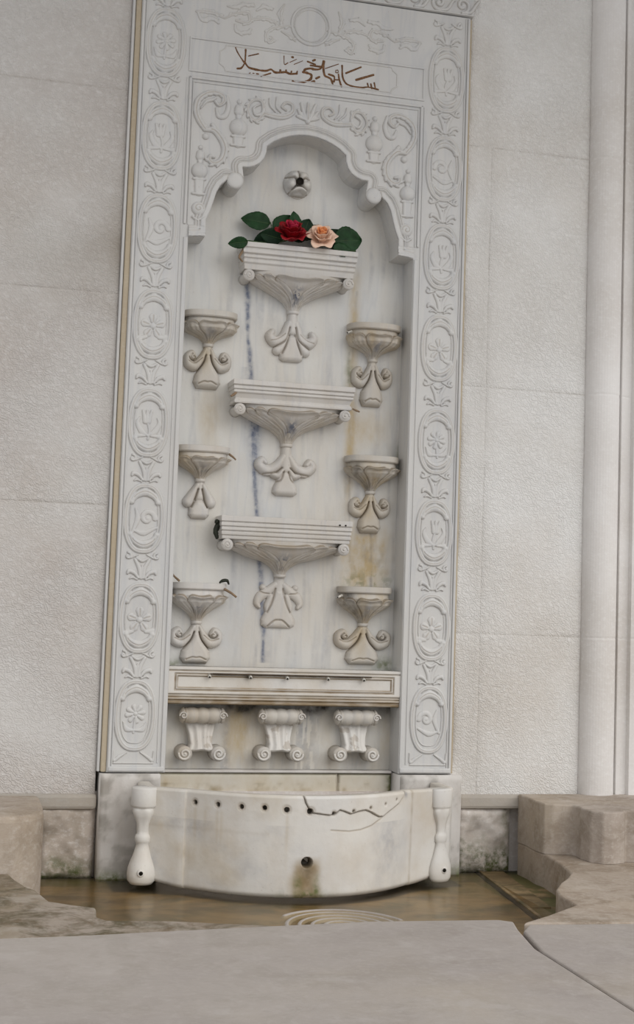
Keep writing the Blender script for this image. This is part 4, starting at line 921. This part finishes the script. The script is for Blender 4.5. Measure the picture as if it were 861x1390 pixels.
sill('sill_slab', .5845, .7215, -.245, -.0075, .054, 'short pale marble sill slab behind the basin rim, right of the crack', 7, .9)
tag(box_obj('sill_fillet', .1395, .7215, .048, .0755, -.0055, .0005, M_plinth, bevel=.002), 'thin broken grey stone strip along the foot of the bracket recess', 'stone strip')

# ------------------------------------------------------------------ plinth blocks
def plinth(x0, x1, y, label, seed, cut=None):
    root = lumpy_block('plinth_block', x0, x1, -.252, -.0035, y, M_plinth, .006, seed, .035, label, res=.005, depth=.10, xr=.010)
    return root
plinth(-.014, .128, -.020, 'tall brownish plinth block under the left side of the carved panel', 21)
plinth(.7235, .886, -.020, 'tall brownish plinth block under the right side of the carved panel', 27)

# ------------------------------------------------------------------ the basin
bas = empty('fountain_basin', (.43, -.15, -.24)); tag(bas, 'wide curved marble fountain basin with row of drilled holes and cracked rim patch', 'basin')
BO = (.43, -.15, -.24)
def basin():
    # outer plan from back left round to back right
    L = [(.072, -.024), (.071, -.06), (.071, -.108), (.075, -.126), (.090, -.138), (.120, -.157), (.150, -.1795), (.158, -.1835)]
    Rr = [(.702, -.1835), (.710, -.1795), (.745, -.164), (.785, -.1465), (.815, -.133), (.828, -.112), (.829, -.07), (.829, -.024)]
    arc = []
    for x in np.linspace(.163, .697, 27):
        u = (x - .43) / .267; arc.append((x, -.1850 - .125 * (1 - abs(u) ** 2.1) - .0015))
    pts = np.array(L + arc + Rr); d = np.r_[0, np.cumsum(np.hypot(*np.diff(pts, axis=0).T))]
    ds = .0014; S = np.arange(0, d[-1], ds); PX = np.interp(S, d, pts[:, 0]); PY = np.interp(S, d, pts[:, 1])
    # light smoothing of the plan, creases kept by a narrow kernel
    ker = np.ones(7) / 7; sm = lambda a: np.r_[a[:3], np.convolve(a, ker, 'valid'), a[-3:]]
    PX, PY = sm(PX), sm(PY)
    tx, ty = np.gradient(PX), np.gradient(PY); ln = np.hypot(tx, ty); nx, ny = ty / ln, -tx / ln     # outward normal
    ztop = -.018 + .003 * np.cos((PX - .43) * 5)
    zbot = -.238 + .030 * np.clip((np.abs(PX - .43) - .26) / .14, 0, 1) ** 1.6
    nz = 170; f = np.linspace(0, 1, nz)
    PXg = PX[:, None]; Fg = f[None, :]
    Z = ztop[:, None] * (1 - Fg) + zbot[:, None] * Fg
    off = -.004 * Fg - .007 * np.clip((Fg - .95) / .05, 0, 1) ** 2 - .0030 * (1 / (1 + np.exp((np.abs(PXg - .43) - .2705) / .0006))) - .0035 * np.exp(-(Fg / .012) ** 2)       # batter, rounded foot, eased arris
    X0 = PXg + 0 * Z
    front = (np.abs(X0 - .43) < .272)
    g = np.zeros(Z.shape); dk = np.zeros(Z.shape); mo = np.zeros(Z.shape); ru = np.zeros(Z.shape); ve = np.zeros(Z.shape)
    # crack line of the mended rim
    crk = [(.4020, -.012), (.4080, -.030), (.4190, -.047), (.4260, -.052), (.4650, -.057), (.4800, -.054), (.4890, -.046), (.5000, -.049), (.5180, -.056), (.5380, -.051), (.5560, -.049), (.5700, -.054), (.5850, -.062), (.5960, -.067), (.6070, -.0675), (.6200, -.060), (.6400, -.050), (.6560, -.042), (.6700, -.028), (.6790, -.012)]
    jit = [(x + .0, z) for x, z in crk]
    Tc, Dc = seg_field(X0, Z, jit, 1.0)
    zc = np.interp(X0, [p[0] for p in crk], [p[1] for p in crk]); inside = (X0 > .402) & (X0 < .679) & (Z > zc)
    Dc = Dc * (.7 + .6 * fbm(X0, Z, .01, 3))
    off = off + np.where(inside & front, .0028, 0) * np.clip(Dc / .003, 0, 1)
    off = off - np.where(front, .005 * np.exp(-(Dc / .0011) ** 2), 0); dk = np.maximum(dk, np.where(front, .55 * np.exp(-(Dc / .0011) ** 2), 0)); g = np.maximum(g, np.where(front, .4 * np.exp(-(Dc / .003) ** 2), 0))
    T2, D2 = seg_field(X0, Z, [(.604, -.070), (.575, -.085), (.545, -.092), (.515, -.094), (.492, -.092), (.470, -.090)], 1.); off -= .0012 * np.exp(-(D2 / .0014) ** 2) * front; g = np.maximum(g, .5 * np.exp(-(D2 / .002) ** 2) * front)
    # drilled holes
    H = [(.1765, -.043, .0050), (.2215, -.043, .0050), (.2700, -.0435, .0050), (.3180, -.0430, .0050), (.3665, -.0455, .0058), (.4195, -.0480, .0062), (.4745, -.0525, .0038), (.5240, -.0490, .0026), (.5690, -.0445, .0026), (.6125, -.0390, .0020), (.6460, -.0320, .0020)]
    for hx, hz, hr in H:
        # measure along the surface so holes on the turning ends stay round
        i = np.argmin(np.abs(PX - hx) + 10 * (np.abs(PY) < .1)); dsx = (S - S[i])[:, None]
        r = np.hypot(dsx, Z - hz)
        off = off - .016 * np.clip((1.15 - r / hr) * 3, 0, 1) - .0012 * np.exp(-((r - hr * 1.5) / .002) ** 2); dk = np.maximum(dk, np.clip((1.12 - r / hr) * 5, 0, 1) * 1.0); g = np.maximum(g, .45 * np.exp(-(r / (hr * 1.9)) ** 4))
    # main spout hole with a worn chute
    i = np.argmin(np.abs(PX - .4165)); dsx = (S - S[i])[:, None]; r = np.hypot(dsx / 1.0, (Z + .160) / .95)
    off = off - .03 * np.clip((1.1 - r / .0125) * 3, 0, 1); dk = np.maximum(dk, np.clip((1.08 - r / .0125) * 4, 0, 1)); 
    n = fbm(X0, Z, .022, 31); n2 = fbm(X0, Z, .05, 37); n3 = fbm(X0 * 2.2, Z * .5, .035, 43)
    wd = .027 + .16 * np.clip(-.16 - Z, 0, 1) * .55
    streak = np.exp(-(dsx / (wd * (.75 + .5 * n2))) ** 4) * np.clip((-.146 - Z) / .022, 0, 1)
    g = np.maximum(g, .85 * streak * (.45 + .8 * n)); dk = np.maximum(dk, .9 * np.exp(-(dsx / .013) ** 2) * np.clip((-.150 - Z) / .012, 0, 1) * np.clip(1 - (-.160 - Z) / .05, 0, 1) * n * 1.5)
    for q in (-.020, .024): mo = np.maximum(mo, .95 * np.exp(-((dsx - q) / .009) ** 2) * np.clip((-.175 - Z) / .03, 0, 1) * (n + .3))
    ru = np.maximum(ru, .95 * streak * np.clip(n2 * 1.6, 0, 1))
    mo = np.maximum(mo, .8 * (n > .45) * np.exp(-((Z + .232) / .010) ** 2) * np.exp(-(dsx / .05) ** 2))
    # soft long water marks
    for sx in (.178, .198, .222, .230, .368):
        ru = np.maximum(ru, .30 * np.exp(-((X0 - sx) / .004) ** 2) * np.clip((-.05 - Z) / .01, 0, 1) * np.clip((Z + .19) / .08, 0, 1))
    n4 = fbm(X0, Z, .11, 77, 5); ru = np.maximum(ru, np.clip((n4 - .50) * 2.2, 0, .5) * .6); ru = np.maximum(ru, np.clip((n2 - .30) * .9, 0, .40) * np.clip((.30 - X0) / .05, 0, 1)); g = np.maximum(g, .22 * np.exp(-((Z + .10) / .004) ** 2) * n * (X0 < .33))
    g = np.maximum(g, .5 * np.clip((Fg - .93) / .07, 0, 1) * n2 * 1.2); g = np.maximum(g, .5 * np.exp(-((np.abs(X0 - .43) - .270) / .0022) ** 2) * n)
    ve = np.maximum(ve, .35 * np.clip((fbm(X0, Z, .09, 61) - .48) * 3, 0, 1) * (Z < -.08)); ve = np.maximum(ve, .8 * np.exp(-((X0 - .679) / .006) ** 2) * np.exp(-((Z + .022) / .010) ** 2))
    off = off + .0016 * (n2 - .5)
    X = PXg + nx[:, None] * off; Y = PY[:, None] + ny[:, None] * off
    # rim + inner wall columns
    th = .030
    cols = [];
    def col(o_, z_): cols.append(np.stack([PX + nx * o_, PY + ny * o_, z_ + 0 * PX], -1)[:, None, :])
    inner = [(-th - .006, -.17), (-th - .003, -.05), (-th, ztop - .002), (-th * .9, ztop + .0005)]
    for o_, z_ in inner: col(o_, z_)
    raise_ = np.interp(PX, [.402, .404, .677, .679], [0, .003, .003, 0])
    col(-th * .35, ztop + .001)
    P = np.concatenate(cols + [np.stack([X, Y, Z], -1)], 1)
    und = np.stack([PX + nx * -.06, PY + ny * -.06, zbot + .012], -1)[:, None, :]
    P = np.concatenate([P, und], 1)
    k0 = len(cols); pad = lambda a, v=0.: np.concatenate([np.full((len(S), k0), v), np.clip(a, 0, 1), np.full((len(S), 1), .6)], 1)
    me = mesh_np('basin_wall', (P - np.array(BO)).reshape(-1, 3), grid_faces(len(S), P.shape[1]), {'grime': pad(g).ravel(), 'dark': pad(dk).ravel(), 'moss': pad(mo).ravel(), 'rust': pad(ru, .2).ravel(), 'vein': pad(ve).ravel()})
    o = link('basin_wall', me, M_basin, bas)
    # inside floor
    poly = [(p[0] - BO[0], p[1] - BO[1], -.165 - BO[2]) for p in P[::12, 1, :]]
    link('basin_bottom', mesh_py('basin_bottom', poly, [tuple(range(len(poly)))]), M_basin, bas, smooth=False)
    return PX, PY
PX, PY = basin()
def half_baluster(x, y, sx, label_side, hole_dx, flatk=1., rz=0.):
    prof = [(.0005, .0), (.0285, .0), (.0300, -.003), (.0300, -.040), (.0285, -.0435), (.0250, -.0455), (.0262, -.048), (.0265, -.056), (.0215, -.068), (.0155, -.082), (.0140, -.098), (.0140, -.104), (.0165, -.107), (.0180, -.112), (.0180, -.119), (.0160, -.124),
            (.0140, -.127), (.0175, -.140), (.0225, -.156), (.0275, -.168), (.0315, -.180), (.0330, -.195), (.0315, -.208), (.0250, -.216), (.0005, -.218)]
    prof = [(r * sx, h) for r, h in prof[::-1]]
    o = lathe('corner_baluster', prof, M_basin, bas, (x - BO[0], y - BO[1], -.018 - BO[2]), n=48, wob=lambda a, h: 1 + (.05 * math.cos(5 * a) if -.1 < h < -.046 else 0))
    o.scale = (1, flatk, 1); o.rotation_euler = (0, 0, rz)
    ring_ = lathe('drain_hole_collar', [(.0045, -.004), (.0075, -.004), (.0085, .0), (.0085, .006), (.0045, .006)], M_basin, bas, (x + hole_dx - BO[0], y - .0330 * sx * flatk - BO[1] + .002, -.206 - BO[2]), axis='y', n=20)
    lathe('drain_hole', [(.0001, -.0035), (.0048, -.0035), (.0048, .006), (.0001, .006)], M_dark, bas, (x + hole_dx - BO[0], y - .0330 * sx * flatk - BO[1] + .0015, -.206 - BO[2]), axis='y', n=20)
half_baluster(.0755, -.125, 1.0, 'left', -.006, 1.0)
half_baluster(.786, -.1475, .97, 'right', .004, .55, .41)

# ------------------------------------------------------------------ ground
ZP, ZS, ZBN = -.25, -.17, -.05
def floor_mat():
    t = NT('wet_pool_stone')
    c = t.mix(t.ramp(t.noise(5, 6, .65, sc3=(1, 1.6, 1), dist=.6), [(.38, 0.), (.60, 1.)]), (.075, .050, .020), (.31, .225, .12))
    c = t.mix(t.math('MULTIPLY', t.ramp(t.noise(11, 5, .7), [(.5, 0.), (.66, 1.)]), .75), c, (.055, .06, .022))
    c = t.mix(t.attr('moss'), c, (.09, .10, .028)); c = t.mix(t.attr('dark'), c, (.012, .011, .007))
    h = t.bump(t.noise(30, 5), .3, .003)
    return t.done(c, .55, h, .3)
M_pool = floor_mat()
def pool_floor():
    xs = np.arange(-.45, 1.40, .008); ys = np.arange(-1.05, .125, .008); X, Y = np.meshgrid(xs, ys, indexing='ij')
    Z = ZP + .004 * (fbm(X, Y, .12, 3) - .5); n = fbm(X, Y, .04, 9)
    mo = np.clip(np.exp(-((Y - .03) / .09) ** 2) * 1.2 + .9 * (X > .90) * (n > .42) + .7 * np.exp(-(np.hypot((X - .80), (Y + .16)) / .10) ** 2) - (.55 - n), 0, 1) * .75
    yb = -.185 - .125 * (1 - np.clip(abs(X - .43) / .267, 0, 1) ** 2.1) + np.clip(abs(X - .43) - .267, 0, .13) * .45
    dk = np.maximum(np.clip(np.exp(-((Y - .04) / .05) ** 2) - .2, 0, 1) * .85, np.exp(-(np.clip(yb - Y, 0, 1) / .011) ** 2) * (abs(X - .43) < .42) * .9)  # second term: algae with painted shade along the basin foot
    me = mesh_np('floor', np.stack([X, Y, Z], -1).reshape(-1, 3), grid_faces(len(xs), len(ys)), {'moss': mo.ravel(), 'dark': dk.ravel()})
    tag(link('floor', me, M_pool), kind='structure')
pool_floor()
tag(box_obj('floor_bed', -2.4, 3.4, -3.9, .12, -.75, -.262, M_mortar, bevel=0), kind='structure')
def paver(name, poly, z1, mat, label, cat='paving slab', z0=-.262, bevel=.005, stains=None, group=None):
    """worn slab: dense top grid clipped to the outline with a rounded arris"""
    P = np.array(poly, float); x0, y0 = P.min(0); x1, y1 = P.max(0)
    import bmesh
    bm = bmesh.new(); vs = [bm.verts.new((x, y, z1)) for x, y in poly]; f = bm.faces.new(vs); f.normal_update()
    if f.normal.z < 0: f.normal_flip()
    for v in list(bm.verts): pass
    ex = bmesh.ops.extrude_face_region(bm, geom=[f])
    nv = [v for v in ex['geom'] if isinstance(v, bmesh.types.BMVert)]
    for v in nv: v.co.z = z0
    bmesh.ops.recalc_face_normals(bm, faces=bm.faces)
    ed = [e for e in bm.edges if e.verts[0].co.z > z0 + 1e-5 and e.verts[1].co.z > z0 + 1e-5]
    ve = [e for e in bm.edges if abs(e.verts[0].co.z - e.verts[1].co.z) > 1e-4]
    bmesh.ops.bevel(bm, geom=ed + ve, offset=bevel, segments=3, affect='EDGES', profile=.5, clamp_overlap=True)
    me = bpy.data.meshes.new(name); bm.to_mesh(me); bm.free()
    o = link(name, me, mat, smooth=False)
    return tag(o, label, cat, group)
mossy = limestone('mossy_paving', (.36, .31, .26), (.26, .21, .15), (.43, .39, .34), tool=False, blot=(.24, .195, .10), rough=.6, ground=.95)
paver('paving_slab', [(-1.2, -.334), (-.232, -.334), (-.222, -.40), (-.201, -.485), (-.188, -.508), (-.170, -.616), (-.130, -.653), (-.089, -.683), (-.096, -.759), (-.081, -.791), (.038, -.808), (.228, -.868), (.24, -.885), (-1.2, -.97)], ZS, mossy, 'mossy worn paving slab left of the pool, with a stepped edge')
paver('paving_slab', [(-1.2, -.978), (-.152, -.922), (.096, -.893), (.392, -.862), (.640, -.872), (.664, -.892), (.648, -.95), (.618, -1.10), (.60, -1.75), (-1.2, -1.75)], ZS + .004, M_pavef, 'broad smooth pinkish grey paving slab in front of the pool')
paver('paving_slab', [(.690, -.900), (.904, -.912), (1.35, -.925), (2.6, -.98), (2.6, -1.75), (.608, -1.75), (.628, -1.10), (.658, -.95)], ZS, M_pavef, 'pale buff paving slab at the lower right corner')
rstep = paver('stone_step', [(1.047, .005), (1.047, -.06), (1.041, -.120), (1.044, -.165), (1.030, -.290), (1.002, -.410), (.966, -.468), (.930, -.515), (.887, -.585), (.868, -.645), (.861, -.739), (.760, -.828), (.685, -.886), (.904, -.904), (1.35, -.918), (2.6, -.97), (2.6, .005)], ZS, M_pave, 'low worn stone step right of the pool, with a curved stepped edge', 'step')
for i, (a, b2) in enumerate(((-1.2, .0), (.006, 1.3), (1.306, 2.6))):
    paver('paving_slab', [(a, -2.6), (b2, -2.6), (b2, -1.757), (a, -1.757)], ZS, M_pavef, ('left', 'middle', 'right')[i] + ' paving slab of the row nearest the camera')
# benches
bR = [(1.046, .006), (1.047, -.06), (1.040, -.120), (1.043, -.165), (1.060, -.178), (1.078, -.182), (1.104, -.190), (1.110, -.205), (1.104, -.245), (1.108, -.285), (1.128, -.312), (1.150, -.316), (1.172, -.308), (1.186, -.304), (1.198, -.285), (1.212, -.290), (1.235, -.300), (1.50, -.300), (2.6, -.30), (2.6, .006)]
bp = paver('stone_bench', bR, ZBN, M_bench, 'weathered brown stone bench end with scalloped front, right of the pool', 'bench', z0=ZS + .0006, bevel=.0045)
bL = [(-1.3, .006), (-1.3, -.33), (-.30, -.33), (-.215, -.325), (-.176, -.290), (-.158, -.24), (-.153, -.14), (-.151, .006)]
paver('stone_bench', bL, ZBN - .004, M_bench, 'weathered brown stone bench block with rounded corner, left of the pool', 'bench', z0=-.256, bevel=.014)
# drain strip and carved spiral on the pool floor
dr = empty('drain_channel', (.915, -.2, ZP)); tag(dr, 'narrow dark drain channel with stone lip crossing the wet pool floor at right', 'drain')
def bar(name, a, b_, wd, z0, z1, mat, parent, org):
    a = np.array(a); b_ = np.array(b_); d = (b_ - a) / np.linalg.norm(b_ - a); n = np.array([-d[1], d[0]]) * wd / 2
    P = [a + n, b_ + n, b_ - n, a - n]; V = [(p[0] - org[0], p[1] - org[1], z - org[2]) for z in (z0, z1) for p in P]
    return link(name, mesh_py(name, V, [(0, 3, 2, 1), (4, 5, 6, 7), (0, 1, 5, 4), (1, 2, 6, 5), (2, 3, 7, 6), (3, 0, 4, 7)]), mat, parent, smooth=False)
bar('channel_slot', (.9485, .035), (.872, -.56), .010, ZP - .006, ZP + .0035, M_dark, dr, (.915, -.2, ZP))
bar('channel_lip', (.9575, .035), (.881, -.56), .008, ZP - .006, ZP + .0065, M_pool, dr, (.915, -.2, ZP))
bar('raised_flag', (.990, .035), (.930, -.40), .056, ZP - .006, ZP + .005, M_pool, dr, (.915, -.2, ZP))
st = []
for k, (rx, ry) in enumerate(((.118, .135), (.092, .105), (.066, .078), (.040, .05))):
    st.append(('r', ellipse(.436, -.552, rx, ry, 60), .0065, .006))
st.append(('r', ellipse(.436, -.552, .142, .158, 40, .3, PI * .75), .007, .007))
o = relief('carved_spiral', st, M_pavef, None, y=ZP + .001, org=(.452, -.56, ZP), res=.003, flat=True, grime=.5, sink=.002)
tag(o, 'pale marble relief of concentric rings on the pool floor before the basin', 'floor carving')
# shallow film of water
def water():
    t = NT('shallow_water'); t.t.nodes.remove(t.b)
    g = t.n('ShaderNodeBsdfGlossy'); g.inputs['Roughness'].default_value = .22; g.inputs['Color'].default_value = (.75, .72, .66, 1)
    tr = t.n('ShaderNodeBsdfTransparent'); tr.inputs['Color'].default_value = (.88, .80, .62, 1)
    fr_ = t.n('ShaderNodeFresnel'); fr_.inputs['IOR'].default_value = 1.33
    nb = t.bump(t.noise(9, 3, .5), .25, .01); t.l(nb, g.inputs['Normal']); t.l(nb, fr_.inputs['Normal'])
    mx = t.n('ShaderNodeMixShader'); t.l(t.math('MULTIPLY', fr_.outputs[0], .36), mx.inputs[0]); t.l(tr.outputs[0], mx.inputs[1]); t.l(g.outputs[0], mx.inputs[2]); t.l(mx.outputs[0], t.out.inputs['Surface'])
    P = [(-.16, .0), (-.16, -.56), (-.13, -.62), (-.05, -.70), (-.04, -.78), (.22, -.855), (.66, -.87), (.84, -.72), (.85, -.62), (.93, -.50), (.935, -.30), (.945, .0)]
    o = link('pool_water', mesh_py('pool_water', [(x, y, ZP + .0058) for x, y in P], [tuple(range(len(P)))[::-1]]), t.m, smooth=False)
    tag(o, 'thin film of brown water lying on the pool floor around the basin', 'water', kind='stuff')
water()

# ------------------------------------------------------------------ roses
def petal_mesh(R, H, wid, flare, cup, n=11, m=10, ruf=.0, seed=0, point=0.):
    r = random.Random(seed); ph = r.uniform(0, 6)
    V = []; F = []
    for j in range(m):
        v = j / (m - 1)
        for i in range(n):
            u = -1 + 2 * i / (n - 1)
            a = u * wid * (math.sin(PI * min(1, (v * .52 + .22))) ** .6)
            vv = v * (1 - .16 * abs(u) ** 2.2 + point * (1 - abs(u)) * .12)
            rad = R * (vv ** .55) * (1 + .02 * math.sin(3 * a + ph)) + flare * vv ** 3.5 + ruf * math.sin(u * 5 + ph) * vv ** 2
            z = H * (vv ** 1.15) - flare * .75 * vv ** 5 + ruf * .7 * math.cos(u * 6 + ph) * vv ** 3
            V.append((rad * math.cos(a), rad * math.sin(a) * cup, z))
    for j in range(m - 1):
        for i in range(n - 1): F.append((j * n + i, j * n + i + 1, (j + 1) * n + i + 1, (j + 1) * n + i))
    return V, F
def leaf_obj(L, W, mat, parent, loc, ang, tilt, roll, seed, dish=.12):
    r = random.Random(seed); n = 17; m = 9; V = []; F = []
    for i in range(n):
        t = i / (n - 1); w_ = W * .5 * (math.sin(PI * min(1, t ** .78 * .985 + .008))) ** .72 * (1 + .035 * (i % 2)); 
        for j in range(m):
            s = -1 + 2 * j / (m - 1)
            x = L * t + (.02 * L * (1 - abs(s)) if i == n - 1 else 0); z = w_ * s
            y = -(.10 * W * (1 - abs(s) ** .7)) * -1 + dish * L * (t - .45) ** 2 + .02 * W * math.sin(t * 22) * abs(s)
            V.append((x, y, z))
    for i in range(n - 1):
        for j in range(m - 1): F.append((i * m + j, i * m + j + 1, (i + 1) * m + j + 1, (i + 1) * m + j))
    o = link('leaf', mesh_py('leaf', V, F), mat, parent, loc)
    o.rotation_mode = 'YXZ'; o.matrix_local = Matrix.Translation(Vector(loc)) @ Matrix.Rotation(-ang, 4, 'Y') @ Matrix.Rotation(roll, 4, 'X') @ Matrix.Rotation(tilt, 4, 'Z')
    s = o.modifiers.new('solid', 'SOLIDIFY'); s.thickness = .0006
    mr = tube('midrib', [(0, .10 * W + dish * L * .2 - .0008, 0), (L * .5, .10 * W - .0008, 0), (L * .93, .10 * W + dish * L * .2 - .0006, 0)], [.0009, .0006, .0003], M_stem, o, n=6)
    return o
def rose(name, c, axis, layers, leaves, stem, label, k_=1.16):
    layers = [(a, b * k_, c_ * k_, d, e * k_, f, g * k_, h, i * k_) for a, b, c_, d, e, f, g, h, i in layers]; leaves = [(a, b, c_, d * 1.12, e * 1.14, f, g, h, i) for a, b, c_, d, e, f, g, h, i in leaves]
    root = empty(name, c); tag(root, label, 'rose')
    q = Vector((0, 0, 1)).rotation_difference(Vector(axis)); k = 0
    for (n, R, H, wid, flare, mat, ruf, a0, zo) in layers:
        for i in range(n):
            V, F = petal_mesh(R, H, wid, flare, 1., ruf=ruf, seed=k * 7 + 3, point=.6)
            o = link('petal', mesh_py('petal', V, F), mat, root); rz = Matrix.Rotation(a0 + 2 * PI * i / n + .12 * math.sin(k * 2.7), 4, 'Z') @ Matrix.Rotation(.06 * math.sin(k * 1.9), 4, 'Y')
            o.matrix_local = q.to_matrix().to_4x4() @ Matrix.Translation((0, 0, zo)) @ rz
            s = o.modifiers.new('solid', 'SOLIDIFY'); s.thickness = .0007; k += 1
    for (x, z, y, L, W, ang, tilt, roll, mt) in leaves:
        leaf_obj(L, W, mt, root, (x - c[0], y - c[1], z - c[2]), ang, tilt, roll, k); k += 1
    for pts, rad in stem: tube('stem', [(p[0] - c[0], p[1] - c[1], p[2] - c[2]) for p in pts], rad, M_stem, root, n=8)
    return root
D = math.radians
zr = 1.304
redL = [(3, .0070, .034, 1.5, .000, M_pinkred, .0006, 0., -.006), (3, .0115, .036, 1.25, .001, M_pinkred, .0012, .6, -.008), (4, .0165, .036, 1.05, .003, M_red, .0018, .2, -.011), (4, .0215, .035, 1.0, .006, M_red, .0024, .9, -.014), (5, .0265, .030, .85, .010, M_red, .0032, .3, -.016)]
peaL = [(3, .0050, .027, 1.6, .000, M_peach, .0004, 0., .0), (3, .0090, .0285, 1.3, .001, M_peach, .0008, .6, -.002), (4, .0135, .0290, 1.1, .0025, M_cream, .001, .2, -.005), (4, .0185, .0280, 1.05, .005, M_cream, .0018, .8, -.008), (5, .0235, .0245, .88, .010, M_cream, .0024, .3, -.011)]
G1, G2 = M_green, M_green2
rose('red_rose', (.4030, .010, zr + .030), (-.05, -.62, .78), redL,
     [(.352, 1.364, .034, .066, .043, D(172), .15, .12, G1), (.372, 1.338, .036, .058, .050, D(58), .1, -.1, G1), (.420, 1.350, .030, .046, .032, D(98), .05, .3, G1), (.366, 1.331, .046, .050, .040, D(200), .1, .0, G2), (.380, 1.322, .020, .050, .038, D(170), .1, -.3, G2),
      (.330, 1.303, -.008, .0, .0, 0, 0, 0, G1) if False else (.288, 1.300, -.006, .044, .026, D(192), .25, -.25, G1), (.410, 1.335, .050, .050, .045, D(40), .1, .0, G2)],
     [([(.403, .02, zr + .020), (.372, .030, zr + .012), (.330, .030, zr + .006), (.292, .012, zr + .003), (.284, -.002, zr - .006)], .0022), ([(.372, .030, zr + .012), (.360, .034, zr + .040), (.352, .034, zr + .062)], .0012), ([(.372, .03, zr + .012), (.40, .034, zr + .03), (.418, .032, zr + .048)], .0012)],
     'deep crimson rose with dark green leaves, lying left on the topmost basin')
rose('peach_rose', (.4790, .006, zr + .026), (-.10, -.80, .58), peaL,
     [(.436, 1.330, .036, .055, .046, D(70), .1, .1, G2), (.452, 1.345, .042, .052, .040, D(18), .15, -.05, G1), (.488, 1.345, .040, .048, .038, D(-12), .2, -.15, G2), (.516, 1.330, .012, .068, .062, D(8), .1, .05, G1), (.505, 1.318, .028, .050, .050, D(60), .1, -.1, G2), (.512, 1.312, .008, .050, .038, D(-8), .1, -.4, G1), (.470, 1.326, .04, .05, .044, D(40), .1, -.1, G1)],
     [([(.479, .016, zr + .018), (.510, .028, zr + .010), (.545, .022, zr + .004), (.572, .010, zr + .003)], .0022), ([(.500, .026, zr + .012), (.47, .034, zr + .03), (.45, .038, zr + .040)], .0012), ([(.505, .026, zr + .012), (.510, .020, zr + .020), (.517, .014, zr + .027)], .0012)],
     'pale peach rose with apricot heart and dark green leaves, right of the red rose')
